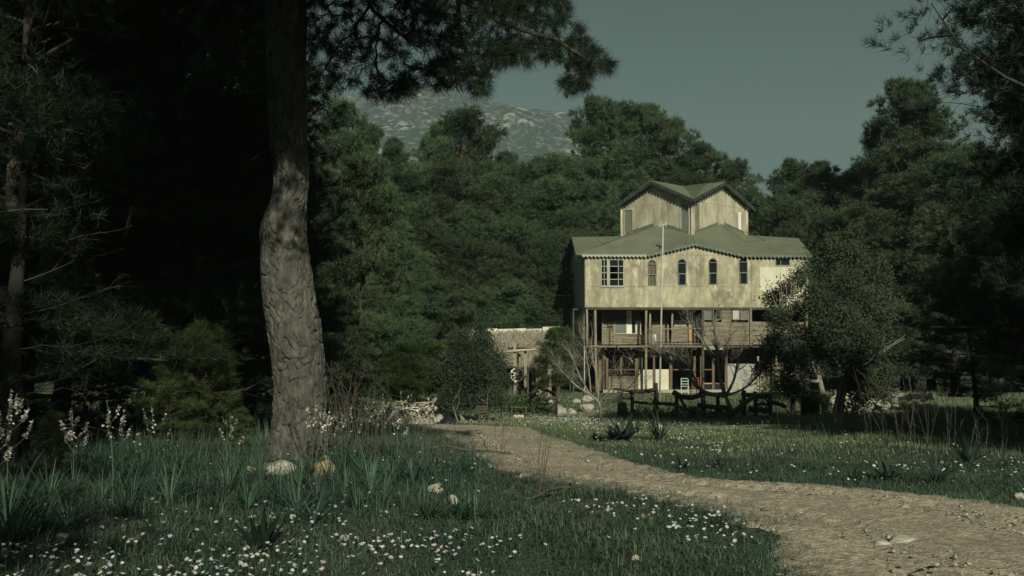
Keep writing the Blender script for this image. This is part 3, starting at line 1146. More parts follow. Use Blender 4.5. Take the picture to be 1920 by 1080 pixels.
def s_on(px, a, b2):
    """distance along a tower face seen at column px"""
    p, e, n, L = face_frame(a, b2)
    r = ray(px, 420)
    ee = EYE - HO
    r2 = Vector((r.dot(hu), r.dot(hv)))
    e0 = Vector((ee.dot(hu), ee.dot(hv)))
    # solve e0 + t r2 = p + s e
    det = r2.x * (-e.y) - r2.y * (-e.x)
    dx, dy = p.x - e0.x, p.y - e0.y
    return (r2.x * dy - r2.y * dx) / det


wl = [(s_on(1169.5, TL, TC), s_on(1187.5, TL, TC), zwb + 0.05, zwt, 'cement_tower', 'pane_green'), (s_on(1275.5, TL, TC), s_on(1293, TL, TC), zwb - 0.45, zwt, 'trim_pale', 'pane_green')]
wr_ = [(s_on(1301.5, TC, TR), s_on(1313, TC, TR), zwb - 0.45, zwt, 'cement_tower', 'pane_green'), (s_on(1382.5, TC, TR), s_on(1391, TC, TR), zwb + 0.05, zwt, 'cement_tower', 'white')]
for w in wl + wr_:
    pass
wl = [tuple([abs(w[0]), abs(w[1])]) + w[2:] for w in wl]
wr_ = [tuple([abs(w[0]), abs(w[1])]) + w[2:] for w in wr_]
tower_face(TL, TC, wl, seamz, 'cement_tower', RISE, s_on(1232, TL, TC))
tower_face(TC, TR, wr_, seamz, 'cement_tower', RISE, s_on(1347, TC, TR))
for a, b2 in ((TR, TB), (TB, TL)):
    p, e, n, L = face_frame(a, b2)

    def q(s, z, o):
        return p + e * s + n * o + Vector((0, 0, z))
    MB().prism([q(0.06, zt0, 0), q(L - 0.06, zt0, 0), q(L - 0.06, zt1, 0), q(L / 2, zt1 + RISE - 0.06, 0), q(0.06, zt1, 0)], -n * 0.06).build('tower_wall', M['cement_side'], house)
mb = MB()
for c in (TL, TC, TR):
    mb.beam(Vector((c.x, c.y, zt0)), Vector((c.x, c.y, zt1 - 0.02)), 0.13, 0.13)
mb.build('corner_post', M['cement_tower'], house)
# dark slab that closes the tower under its ceiling
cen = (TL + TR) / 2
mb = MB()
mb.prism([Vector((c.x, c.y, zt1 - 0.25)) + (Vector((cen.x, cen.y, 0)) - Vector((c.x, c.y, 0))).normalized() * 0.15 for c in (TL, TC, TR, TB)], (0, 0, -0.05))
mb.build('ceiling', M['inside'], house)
# flashing on the tower foot, following the roofs' gables
for (a, t_, b2, off) in ((D, T1, Fc, TL), (Fc, T2, Hh, TR)):
    p, e, n, L = face_frame(TL if off is TL else TC, TC if off is TL else TR)
    prs = [a, t_, b2]
    for x, y in zip(prs[:-1], prs[1:]):
        sx, sy = (x - p).dot(e), (y - p).dot(e)
        f0, f1 = 0.12, 0.88
        xa, ya = x.lerp(y, f0), x.lerp(y, f1)
        sxa, sya = sx + (sy - sx) * f0, sx + (sy - sx) * f1
        h1 = 0.16
        pts = [p + e * sxa + n * 0.03 + Vector((0, 0, xa.z - 0.12)), p + e * sya + n * 0.03 + Vector((0, 0, ya.z - 0.12)),
               p + e * sya + n * 0.03 + Vector((0, 0, ya.z + h1)), p + e * sxa + n * 0.03 + Vector((0, 0, xa.z + h1))]
        MB().prism(pts, -n * 0.02).build('flashing', M['flash'], house)
# cross gable roof of the tower
ov = 0.42
c4 = [TL, TC, TR, TB]
cn = Vector((cen.x, cen.y, 0))
ztop = zt1 + RISE + 0.16
slope = RISE / (Lf / 2)
EC = []
for c in c4:
    d = (Vector((c.x, c.y, 0)) - cn)
    EC.append(Vector((c.x, c.y, 0)) + d.normalized() * ov * 1.41 + Vector((0, 0, zt1 + 0.16 - slope * ov * 0.72)))
GP = []
for i in range(4):
    a, b2 = EC[i], EC[(i + 1) % 4]
    m = (a + b2) / 2
    GP.append(Vector((m.x, m.y, ztop)))
CT = Vector((cn.x, cn.y, ztop))
for i in range(4):
    a, b2, gpk = EC[i], EC[(i + 1) % 4], GP[i]
    for f in ([a, gpk, CT], [b2, CT, gpk]):
        sheet(inset(f, 0.01), th=0.06, name='tower_roof_sheet')
# darker felt strip in the valley above the near corner
vd = EC[1]
s1 = vd.lerp(GP[1], 0.30)
s2_ = CT.lerp(GP[1], 0.42)
nl_ = Vector((0, 0, 0.022))
MB().prism([vd.lerp(CT, 0.06) + nl_, vd.lerp(GP[1], 0.10) + nl_, vd.lerp(CT, 0.30).lerp(vd.lerp(GP[1], 0.62), 0.45) + nl_, CT.lerp(GP[1], 0.55) + nl_, CT + nl_], (0, 0, -0.012)).build('felt_strip', M['roof_dark'], house)
for i in (0, 1):
    a, b2, gpk = EC[i], EC[(i + 1) % 4], GP[i]
    n = face_frame(c4[i], c4[(i + 1) % 4])[2]
    dz = Vector((0, 0, -0.06))
    scallop(a + dz + n * 0.005, gpk + dz + n * 0.005, 0.26, 13, mat='trim_dark', outv=n)
    scallop(gpk + dz + n * 0.005, b2 + dz + n * 0.005, 0.26, 13, mat='trim_dark', outv=n)
# chimney pot glimpsed at the tower's left eave
# ---- middle floor
V_REC = 1.6
slab_w = W_MID
MB().box(0.02, pl(1317, 600)[0], -0.02, V_REC + 4, slab_w - 0.10, slab_w).build('balcony_floor', M['wood'], house)
mb = MB()
for i in range(9):
    u = 0.4 + i * 0.78
    mb.tube([(u, -0.12, slab_w - 0.2), (u, 4.0, slab_w - 0.2)], 0.07, 7)
mb.build('joist', M['wood_dark'], house, kind=None)
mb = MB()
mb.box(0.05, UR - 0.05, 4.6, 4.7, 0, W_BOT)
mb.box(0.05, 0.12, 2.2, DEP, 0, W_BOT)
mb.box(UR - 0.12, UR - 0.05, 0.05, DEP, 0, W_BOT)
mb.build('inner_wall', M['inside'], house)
MB().box(0.0, UR, -0.02, DEP, W_BOT - 0.14, W_BOT - 0.02).build('ceiling', M['wood_dark'], house)


def post(px0, py0, px1, py1, v, r=0.075, mat='wood_post', square=False, name='post'):
    u0, w0 = pl(px0, py0, v)
    u1, w1 = pl(px1, py1, v)
    mb = MB()
    if square:
        mb.beam((u0, v, w0), (u1, v, w1), r * 2, r * 2, (0, 1, 0))
    else:
        n = 6
        pts = [Vector((u0, v, w0)).lerp(Vector((u1, v, w1)), i / n) + Vector((hr.uniform(-.02, .02), hr.uniform(-.02, .02), 0)) * (0 < i < n) for i in range(n + 1)]
        mb.tube(pts, [r * (1.1 - 0.2 * i / n) for i in range(n + 1)], 8)
    return mb.build(name, M[mat], house, smooth=not square)


post(1101, 647, 1100, 577, 0.05, 0.075)
post(1118.5, 738, 1116, 577, 0.12, 0.08)
post(1211, 738, 1211.5, 577, 0.12, 0.08)
post(1218.5, 646, 1218.5, 577, 0.5, 0.07)
post(1260, 646, 1260, 577, 0.5, 0.07)
post(1131, 738, 1131, 652, 0.9, 0.06, 'wood_dark')


def plank_rows(x0, y0, x1, y1, v, n, mat, th=0.03, vert=False, skip=()):
    u0, u1, w0, w1 = rect(x0, y0, x1, y1, v)
    for i in range(n):
        if i in skip:
            continue
        mb = MB()
        j = hr.uniform(-0.012, 0.012)
        if vert:
            a, b2 = u0 + (u1 - u0) * i / n, u0 + (u1 - u0) * (i + 1) / n
            mb.box(a + 0.008, b2 - 0.008, v + j, v + th + j, w0 + hr.uniform(-.02, .0), w1 + hr.uniform(-.03, .03))
        else:
            a, b2 = w0 + (w1 - w0) * i / n, w0 + (w1 - w0) * (i + 1) / n
            e0, e1 = hr.uniform(-.02, .01), hr.uniform(-.01, .02)
            tl = hr.uniform(-0.012, 0.012)
            vs = [(u0 + e0, v + j, a + 0.008 + tl), (u1 + e1, v + j, a + 0.008 - tl), (u1 + e1, v + j, b2 - 0.008 - tl), (u0 + e0, v + j, b2 - 0.008 + tl)]
            mb.prism(vs, (0, th, 0))
        mb.build('plank', M[mat], house)


# left bay of the recessed wall: door, window, plank apron
plank_rows(1131.5, 603, 1150, 646, V_REC, 8, 'wood')
plank_rows(1151.5, 626, 1201, 646, V_REC, 4, 'wood')
plank_rows(1131.5, 578, 1201, 602, V_REC + 0.02, 4, 'wood_dark')  # dark planks paint the shadow cast by the wall above
post(1130, 646, 1130, 577, V_REC - 0.04, 0.05, 'wood', True)
post(1151, 646, 1151, 602, V_REC - 0.04, 0.035, 'wood', True)
u0, u1, w0, w1 = rect(1152, 602, 1201, 625, V_REC)
fr = MB()
for u in (u0, pl(1174, 600, V_REC)[0], u1):
    fr.box(u - 0.03, u + 0.03, V_REC - 0.05, V_REC + 0.03, w0, w1)
fr.box(u0 - 0.03, u1 + 0.05, V_REC - 0.10, V_REC + 0.03, w0 - 0.06, w0 - 0.003)
wo_ = fr.build('window', M['wood_pale'], house)
MB().box(u0 + 0.02, pl(1174, 600, V_REC)[0] - 0.02, V_REC + 0.01, V_REC + 0.02, w0, w1).build('pane', M['pane_grey'], wo_)
MB().box(pl(1174, 600, V_REC)[0] + 0.02, u1 - 0.02, V_REC + 0.04, V_REC + 0.05, w0, w1).build('pane', M['pane'], wo_)
a0, a1 = pl(1175, 600, V_REC)[0], pl(1185, 600, V_REC)[0]
mb = MB()
for i in range(6):
    f0, f1 = a0 + (a1 - a0) * i / 6, a0 + (a1 - a0) * (i + 1) / 6
    mb.prism([(f0, V_REC + (0.0 if i % 2 else 0.03), w0), (f1, V_REC + (0.03 if i % 2 else 0.0), w0), (f1, V_REC + (0.03 if i % 2 else 0.0), w1 + 0.65), (f0, V_REC + (0.0 if i % 2 else 0.03), w1 + 0.65)], (0, 0.004, 0))
mb.build('curtain', M['white'], wo_)
a0, a1 = pl(1191, 600, V_REC)[0], pl(1199, 600, V_REC)[0]
MB().box(a0, a1, V_REC + 0.005, V_REC + 0.02, w0, w1).build('curtain', M['offwhite'], wo_)
# right bay: boards, bright orange panel, dark door gap
plank_rows(1222, 603, 1254, 646, V_REC, 7, 'wood')
plank_rows(1262, 612, 1290, 646, V_REC, 5, 'wood')
u0, u1, w0, w1 = rect(1264, 600, 1288, 612, V_REC)
MB().box(u0, u1, V_REC + 0.02, V_REC + 0.04, w0, w1).build('wall_panel', M['greywall'], house)
u0, u1, w0, w1 = rect(1291, 603, 1305, 646, V_REC)
MB().box(u0, u1, V_REC - 0.03, V_REC + 0.02, w0, w1).build('door', M['wood_orange'], house)
plank_rows(1220, 578, 1306, 602, V_REC + 0.02, 4, 'wood_dark')  # darker boards again stand for the shadow of the upper wall
# pale bundle that hangs over the rail
u0, u1, w0, w1 = rect(1223, 627, 1231, 646, 0.25)
mb = MB()
for i in range(4):
    a = u0 + (u1 - u0) * i / 4
    mb.prism([(a, 0.2 + 0.04 * (i % 2), w0 + hr.random() * 0.15), (a + (u1 - u0) / 4, 0.24 - 0.04 * (i % 2), w0 + hr.random() * 0.15), (a + (u1 - u0) / 4, 0.24 - 0.04 * (i % 2), w1), (a, 0.2 + 0.04 * (i % 2), w1)], (0, 0.01, 0))
mb.build('hanging_cloth', M['white'], house)
# balustrade
ua, wt = pl(1219, 616, 0.06)
ub, _ = pl(1316, 616, 0.06)
mb = MB().tube([(ua, 0.06, wt), ((ua + ub) / 2, 0.07, wt - 0.02), (ub, 0.06, wt)], 0.03, 6)
mb.build('handrail', M['wood_post'], house)
mb = MB().tube([(ua, 0.06, slab_w + 0.12), (ub, 0.06, slab_w + 0.10)], 0.02, 6)
mb.build('lower_rail', M['wood_post'], house)
nb = 14
for i in range(nb + 1):
    u = ua + (ub - ua) * i / nb
    MB().tube([(u, 0.06, slab_w + 0.02), (u + hr.uniform(-.03, .03), 0.06, wt - 0.01)], 0.012, 5).build('baluster', M['wood_post'], house)
for px in (1253, 1267):                                                 # round shades under the ceiling
    u, w = pl(px, 580, 0.5)
    mb = MB()
    for i in range(8):
        a0, a1 = i * math.pi / 4, (i + 1) * math.pi / 4
        mb.add([(u, 0.5, w + 0.06), (u + 0.12 * math.cos(a0), 0.5 + 0.12 * math.sin(a0), w - 0.03), (u + 0.12 * math.cos(a1), 0.5 + 0.12 * math.sin(a1), w - 0.03)], [[0, 1, 2]])
    mb.build('lamp_shade', M['offwhite'], house)
# plank clad room, flush with the front
post(1318, 738, 1317.5, 577, 0.02, 0.07, 'wood_dark', True)
post(1407.5, 648, 1407.5, 577, 0.02, 0.06, 'wood', True)
plank_rows(1320, 604, 1406, 647, 0.06, 5, 'wood')
plank_rows(1352.5, 577.5, 1371.5, 604, 0.06, 3, 'wood')
plank_rows(1320, 648, 1356, 656, 0.06, 1, 'greywall')
plank_rows(1402.5, 577.5, 1406, 604, 0.06, 1, 'wood', vert=True)
for (x0, x1, pm, lat) in ((1320, 1334.5, 'pane_grey', 0), (1336.5, 1351, 'pane', 0), (1373, 1387, 'white', 1), (1388, 1402, 'offwhite', 2)):
    u0, u1, w0, w1 = rect(x0, 579, x1, 600, 0.06)
    fr = MB()
    t = 0.045
    fr.box(u0, u0 + t, 0.03, 0.09, w0, w1)
    fr.box(u1 - t, u1, 0.03, 0.09, w0, w1)
    fr.box(u0 + t, u1 - t, 0.03, 0.09, w0, w0 + t)
    fr.box(u0 + t, u1 - t, 0.03, 0.09, w1 - t, w1)
    fo = fr.build('window', M['wood'], house)
    if lat:
        mb = MB()
        for i in range(1, 7):
            mb.box(u0 + (u1 - u0) * i / 7 - 0.009, u0 + (u1 - u0) * i / 7 + 0.009, 0.055, 0.065, w0 + t, w1 - t)
            mb.box(u0 + t, u1 - t, 0.067, 0.077, w0 + (w1 - w0) * i / 7 - 0.009, w0 + (w1 - w0) * i / 7 + 0.009)
        mb.build('lattice', M['white'] if lat == 1 else M['greywall'], fo)
        MB().box(u0 + t, u1 - t, 0.10, 0.11, w0 + t, w1 - t).build('pane', M['offwhite'] if lat == 1 else M['pane_grey'], fo)
    else:
        MB().box(u0 + t, u1 - t, 0.06, 0.07, w0 + t, w1 - t).build('pane', M[pm], fo)
# right bay: open above, planks below
plank_rows(1409, 603, 1512, 646, 0.30, 5, 'wood')
post(1455, 735, 1455, 577, 0.2, 0.07)
post(1513, 735, 1513, 577, 0.1, 0.08)
MB().box(pl(1319, 600)[0], UR - 0.02, 0.12, 4.5, slab_w - 0.12, slab_w - 0.02).build('floor', M['wood_dark'], house)
# ---- ground floor
VG = 0.9
for (x, y0, y1, r, m_) in ((1138, 738, 672, 0.075, 'wood_brown'), (1164.5, 738, 670, 0.065, 'wood_brown'), (1193, 738, 672, 0.10, 'wood_brown'), (1226, 738, 668, 0.06, 'wood_brown'),
                           (1257.5, 738, 668, 0.09, 'wood_brown'), (1302, 738, 668, 0.07, 'wood_brown'), (1315, 738, 660, 0.09, 'wood_brown'), (1337, 738, 672, 0.08, 'wood_brown'), (1361, 738, 670, 0.08, 'wood_brown'), (1421, 738, 668, 0.06, 'wood_pale'), (1448, 738, 676, 0.05, 'wood')):
    post(x, y0, x, y1, VG, r, m_, True)
for (x0, x1, y, m_) in ((1141, 1190, 693, 'wood_brown'), (1141, 1190, 707, 'wood'), (1262, 1300, 693, 'wood_brown'), (1318, 1335, 693, 'wood_brown'), (1318, 1335, 719, 'wood_orange'), (1340, 1359, 719, 'wood_brown'), (1423, 1500, 690, 'wood_pale')):
    u0, w0 = pl(x0, y, VG)
    u1 = pl(x1, y, VG)[0]
    MB().box(u0 + 0.01, u1 - 0.01, VG - 0.05, VG + 0.03, w0 - 0.035, w0 + 0.035).build('rail', M[m_], house)
plank_rows(1141, 708, 1190, 734, VG + 0.04, 5, 'wood')
MBp = []
for (x0, y0, x1, y1, m_, vv) in ((1197, 693, 1224, 733, 'offwhite', VG), (1229, 692.5, 1254, 731, 'cream', VG - 0.02), (1364, 682, 1419, 735, 'greywall', VG), (1424, 676, 1446, 735, 'wood', VG + 0.03), (1452, 680, 1516, 738, 'wood', VG + 0.03)):
    u0, u1, w0, w1 = rect(x0, y0, x1, y1, vv)
    MB().box(u0, u1, vv, vv + 0.05, w0, w1).build('wall_panel', M[m_], house)
u0, u1, w0, w1 = rect(1197, 655, 1205, 693, VG + 0.3)
MB().box(u0, u1, VG + 0.3, VG + 0.34, w0, w1).build('wall_panel', M['pane_grey'], house)
# diagonal brace and reeds hanging in the dark under the balcony
a, b2 = pl(1180, 670, VG + 0.3), pl(1190, 684, VG + 0.3)
MB().beam((a[0], VG + 0.3, a[1]), (b2[0], VG + 0.3, b2[1]), 0.06, 0.1).build('brace', M['wood'], house)
a, b2 = pl(1318, 640, 0.0), pl(1338, 664, 0.0)
MB().beam((a[0], -0.06, a[1]), (b2[0], -0.06, b2[1]), 0.07, 0.1).build('brace', M['wood_dark'], house)
mb = MB()
for i in range(26):
    x = hr.uniform(1121, 1136)
    u, w = pl(x, hr.uniform(655, 668), VG + 0.2)
    mb.tube([(u, VG + 0.2 + hr.uniform(-.1, .1), 0.1), (u + hr.uniform(-.05, .05), VG + 0.2, w)], 0.018, 4)
mb.build('reed_screen', M['wood'], house)['kind'] = 'stuff'
u0, u1, w0, w1 = rect(1130, 731, 1420, 738, VG - 0.2)
MB().box(u0, u1, VG - 0.45, VG + 0.1, -0.25, w1).build('plinth', M['greywall'], house)
# ---- dark lean-to with a stove pipe on the left side
mb = MB()
uL = -1.05
for v in (6.2, 8.4):
    MB().beam((uL, v, -0.2), (uL, v, W_BOT + 0.9), 0.12, 0.12, (0, 1, 0)).build('lean_to_post', M['wood_dark'], house)
MB().box(uL - 0.05, -0.06, 7.0, 7.06, W_MID, W_BOT + 0.95).build('lean_to_wall', M['wood_dark'], house)
MB().box(uL - 0.12, -0.05, 6.0, 9.0, W_BOT + 0.96, W_BOT + 1.02).build('lean_to_roof', M['trim_pale'], house)
MB().box(-0.62, -0.05, 1.6, 6.0, W_BOT - 0.12, W_BOT - 0.04).build('lean_to_roof', M['wood_dark'], house)
for v in (1.7, 3.7, 5.8):
    MB().beam((-0.56, v, -0.2), (-0.56, v, W_BOT - 0.13), 0.09, 0.09, (0, 1, 0)).build('lean_to_post', M['wood_dark'], house)
mb = MB()
mb.box(-0.5, -0.06, 4.1, 4.2, 0, W_BOT - 0.15)
mb.box(-0.06, -0.0, 0.4, 4.5, 0, W_BOT - 0.02)
mb.build('lean_to_wall', M['cement_side'], house)
u, w = pl(1051, 515, 7.5)
mb = MB().tube([(u, 7.5, W_BOT + 0.9), (u, 7.5, w)], 0.09, 10)
mb.tube([(u, 7.5, w - 0.02), (u, 7.5, w + 0.10)], 0.15, 10)
mb.build('stove_pipe', M['black'], house)

# ------------------------------------------------------------------ the great pine in front
def bark_mesh(samples, y0, top_pts, seed=3, nth=210, nz=1000):
    """trunk whose bark is cut into raised plates with deep furrows between them"""
    rng = np.random.default_rng(seed)
    pts = [at(px, py, y0) for px, py, w in samples]
    rs = [w / 2 / F_PX * y0 for px, py, w in samples]
    P = np.array([tuple(p) for p in pts] + [t[:3] for t in top_pts])
    Rr = np.array(rs + [t[3] for t in top_pts])
    d = np.concatenate([[0], np.cumsum(np.linalg.norm(np.diff(P, axis=0), axis=1))])
    t = np.linspace(0, d[-1], nz)

    def sm(col):
        v = np.interp(t, d, col)
        ker = np.hanning(35)
        ker /= ker.sum()
        vp = np.pad(v, 17, mode='reflect', reflect_type='odd')
        return np.convolve(vp, ker, 'valid')
    cx, cy, cz, rr = sm(P[:, 0]), sm(P[:, 1]), sm(P[:, 2]), sm(Rr)
    th = np.linspace(0, 2 * np.pi, nth, endpoint=False)
    TH_, T_ = np.meshgrid(th, t)
    RR = np.repeat(rr[:, None], nth, 1)
    # voronoi plates on the unrolled trunk
    ncol = 17
    cu = TH_ / (2 * np.pi) * ncol
    lean = 0.35 * np.sin(T_ * 1.1)
    wx = fbm2(TH_ * 0.28, T_, 5, 31, 3) - .5
    wy = fbm2(TH_ * 0.28 + 40, T_, 5, 32, 3) - .5
    cu = cu + lean + 2.2 * wx
    cv = T_ / 0.26 + 2.0 * wy
    iu, iv = np.floor(cu).astype(int), np.floor(cv).astype(int)
    JX, JY, JH = rng.random((ncol, 256)), rng.random((ncol, 256)), rng.random((ncol, 256))
    f1 = np.full(cu.shape, 9.0)
    f2 = np.full(cu.shape, 9.0)
    hh = np.zeros(cu.shape)
    for a in (-1, 0, 1):
        for b2 in (-1, 0, 1):
            I, J = (iu + a), (iv + b2)
            px = I + 0.1 + 0.8 * JX[I % ncol, J % 256]
            py = J + 0.1 + 0.8 * JY[I % ncol, J % 256]
            dd = np.sqrt((cu - px) ** 2 * 1.3 + (cv - py) ** 2)
            new = dd < f1
            f2 = np.where(new, f1, np.minimum(f2, dd))
            hh = np.where(new, JH[I % ncol, J % 256], hh)
            f1 = np.where(new, dd, f1)
    edge = np.clip((f2 - f1) / 0.15, 0, 1)
    fu = fbm2(TH_ * RR / 1.0, T_, 18, 8, 3) - 0.5
    disp = 0.042 * edge ** 0.5 + 0.020 * hh * edge + 0.022 * fu
    flare = 0.13 * np.exp(-T_ / 0.30) * (1 + 0.7 * np.sin(TH_ * 5 + 1) + .3 * np.sin(TH_ * 3))
    RD = RR - 0.040 + disp + flare
    V = np.stack([cx[:, None] + RD * np.cos(TH_), cy[:, None] + RD * np.sin(TH_), np.repeat(cz[:, None], nth, 1)], -1).reshape(-1, 3)
    i = np.arange(nth)[None, :]
    j = np.arange(nz - 1)[:, None] * nth
    F = np.stack([j + i, j + (i + 1) % nth, j + nth + (i + 1) % nth, j + nth + i], -1).reshape(-1, 4)
    return new_mesh('trunk', V, F, M['bark'], False)


YT = 11.8
TS = [(557, 885, 100), (557, 852, 93), (560, 780, 90), (562, 700, 91), (551, 610, 99), (539, 540, 94), (534, 470, 88), (530, 432, 84), (538, 392, 70), (547, 355, 60), (547, 322, 60), (541, 280, 68), (538, 200, 71), (537, 100, 71), (536, 0, 72), (536, -120, 70)]
big = empty('pine_tree', (xpx(557, YT), YT, g(xpx(557, YT), YT)), 0, 'great pine with thick plated bark and an S bent trunk beside the track', 'tree')
bo = Vector(big.location)
tp = at(536, -120, YT)
top_pts = [(tp.x + 0.05, YT, tp.z + 1.2, 0.19), (tp.x + 0.3, YT + 0.1, tp.z + 3.0, 0.14), (tp.x + 0.2, YT, tp.z + 5.0, 0.08), (tp.x + 0.2, YT, tp.z + 6.5, 0.03)]
tm = bark_mesh(TS, YT, top_pts)
to = obj('trunk', tm, big)
to.matrix_parent_inverse = Matrix.Translation(-bo)

# overhanging boughs: limbs, then every tuft joined to the nearest wood
rng = np.random.default_rng(21)
LIMBS = [
    [(536, -170, 11.8), (620, -120, 11.7), (680, -40, 11.5), (692, 10, 11.4), (715, 32, 11.3), (760, 70, 11.2), (790, 100, 11.1)],
    [(536, -230, 11.8), (660, -190, 11.6), (760, -70, 11.4), (860, -5, 11.2), (940, 40, 11.1), (1010, 62, 11.0), (1060, 85, 10.9), (1105, 112, 10.9)],
    [(760, -70, 11.4), (840, -60, 11.9), (930, -20, 12.1), (1010, 0, 12.2)],
    [(692, 10, 11.4), (665, 55, 11.6), (632, 90, 11.8), (610, 130, 11.8)],
    [(860, -5, 11.2), (862, 60, 11.5), (880, 110, 11.6), (898, 150, 11.6)],
    [(715, 32, 11.3), (705, 90, 11.0), (712, 140, 10.9), (722, 175, 10.9)],
]
nodes, parent, fixed_r = [], [], []
for li, L in enumerate(LIMBS):
    prev = -1
    if li >= 2:
        q = np.array(at(*L[0]))
        prev = int(np.argmin([np.linalg.norm(q - n) for n in nodes]))
    Lp = [np.array(at(*p)) for p in L]
    for a, b2 in zip(Lp[:-1], Lp[1:]):
        for s in range(4):
            nodes.append(a + (b2 - a) * s / 4 + rng.normal(size=3) * 0.012)
            parent.append(prev)
            prev = len(nodes) - 1
    nodes.append(Lp[-1])
    parent.append(prev)
NL = len(nodes)
CLUST = [(640, 55, 55, 55, 34), (618, 150, 42, 34, 24), (598, 40, 28, 60, 30), (700, 95, 55, 55, 42), (722, 165, 42, 26, 44), (800, 75, 75, 62, 170), (836, 140, 48, 30, 60), (880, 95, 55, 55, 90), (898, 150, 24, 28, 30),
         (940, 55, 70, 55, 120), (990, 90, 45, 32, 50), (1010, 18, 60, 30, 95), (1055, 60, 38, 35, 34), (1082, 98, 36, 34, 60), (1108, 116, 32, 22, 46), (1140, 124, 10, 10, 12), (1078, 156, 24, 18, 40), (700, 15, 60, 30, 50),
         (860, 5, 120, 32, 160), (960, -20, 110, 30, 110), (660, 110, 30, 60, 22), (760, 160, 30, 24, 34), (940, 112, 26, 16, 18), (640, -30, 90, 40, 90), (1030, 95, 24, 20, 16)]
tips = []
for (px, py, rx, ry, n) in CLUST:
    for _ in range(n):
        a, r = rng.random() * 6.283, math.sqrt(rng.random())
        tips.append(np.array(at(px + rx * r * math.cos(a), py + ry * r * math.sin(a), 11.4 + rng.normal() * 0.45)))
tips = np.array(tips)
# Prim-like growth: nearest unjoined tip joins the wood
N = np.array(nodes)
dist = np.full(len(tips), 1e9)
near = np.zeros(len(tips), int)
for i in range(len(N)):
    d = np.linalg.norm(tips - N[i], axis=1)
    m_ = d < dist
    dist[m_] = d[m_]
    near[m_] = i
left = np.ones(len(tips), bool)
nodes = list(nodes)
while left.any():
    c = int(np.argmin(np.where(left, dist, 1e9)))
    left[c] = False
    nodes.append(tips[c])
    parent.append(int(near[c]))
    i = len(nodes) - 1
    d = np.linalg.norm(tips - tips[c], axis=1) * 1.05
    m_ = (d < dist) & left
    dist[m_] = d[m_]
    near[m_] = i
cnt = np.ones(len(nodes))
for i in range(len(nodes) - 1, -1, -1):
    if parent[i] >= 0:
        cnt[parent[i]] += cnt[i]
rw = np.minimum(0.0024 * cnt ** 0.42, 0.10)
lm = MB()
TP, TA = [], []
has_child = np.zeros(len(nodes), bool)
for i in range(len(nodes)):
    p = parent[i]
    if p < 0:
        continue
    has_child[p] = True
    a, b2 = nodes[p], nodes[i]
    mid = (a + b2) / 2 + np.array([0, 0, -0.05 * np.linalg.norm(b2 - a)]) + rng.normal(size=3) * 0.03 * np.linalg.norm(b2 - a)
    lm.tube([a, mid, b2], [rw[p] if i < NL else min(rw[p], rw[i] * 1.15), rw[i], rw[i]], 6 if i < NL else 4, False)
    if i >= NL:
        ax = unit(b2 - a)
        TP.append(b2)
        TA.append(unit(ax + np.array([0, 0, -0.15])))
        if np.linalg.norm(b2 - a) > 0.12:
            TP.append(a * 0.35 + b2 * 0.65)
            TA.append(ax)
lo = lm.build('limb', M['bark_far'], big, smooth=True)
lo.matrix_parent_inverse = Matrix.Translation(-bo)
V = needles(np.array(TP), np.array(TA), 34, 0.135, 0.0050, 0.95, rng, 0.018)
ov_ = obj('foliage', tri_mesh('foliage', V, M['needle_dark']), big)
ov_.matrix_parent_inverse = Matrix.Translation(-bo)
# unseen crown, spread towards the viewer to shade the upper trunk
cr = np.random.default_rng(23)
CP, CA = [], []
hm_ = MB()
for k in range(230):
    d = unit(cr.normal(size=3))
    c = np.array([-2.0, 7.8, 8.7]) + d * np.array([3.2, 5.6, 2.4]) * (.35 + .65 * cr.random() ** .5)
    tpz = np.array([-2.5, 11.8, min(c[2] - .3, 10.5)])
    hm_.tube([tpz, (tpz + c) / 2 + [0, 0, .15], c], [.05, .035, .012], 5, False)
    n = 34
    dd = unit(cr.normal(size=(n, 3)))
    CP.append(c + dd * np.array([.55, .55, .32]) * (.4 + .7 * cr.random((n, 1))))
    CA.append(unit(dd + np.array([0, 0, .5])))
for k in range(80):  # further unseen clumps, added low so their shadow darkens the upper trunk
    c = np.array([-1.8, 7.6, 6.75]) + cr.normal(size=3) * np.array([.85, 1.3, .28])
    c[2] = max(c[2], 6.1)
    n = 34
    dd = unit(cr.normal(size=(n, 3)))
    hm_.tube([np.array([-2.5, 11.8, 7.4]), (np.array([-2.5, 11.8, 7.4]) + c) / 2 + [0, 0, .15], c], [.04, .025, .01], 5, False)
    CP.append(c + dd * np.array([.5, .5, .28]) * (.4 + .7 * cr.random((n, 1))))
    CA.append(unit(dd + np.array([0, 0, .5])))
hl = hm_.build('limb', M['bark_far'], big, smooth=True)
hl.matrix_parent_inverse = Matrix.Translation(-bo)
hc = obj('crown', tri_mesh('crown', needles(np.concatenate(CP), np.concatenate(CA), 14, .19, .014, 1.0, cr), M['needle_dark']), big)
hc.matrix_parent_inverse = Matrix.Translation(-bo)
# cones on the bough
cm = MB()
for px, py in ((1072, 165), (1086, 150), (1100, 145), (1060, 172), (880, 60), (770, 60)):
    p = at(px, py, 11.0)
    cm.tube([p, p + Vector((0.01, 0, -0.02)), p + Vector((0.015, 0, -0.05)), p + Vector((0.02, 0, -0.075))], [0.008, 0.026, 0.022, 0.006], 7)
co = cm.build('pine_cones', M['wood_dark'], big, smooth=True)
co.matrix_parent_inverse = Matrix.Translation(-bo)

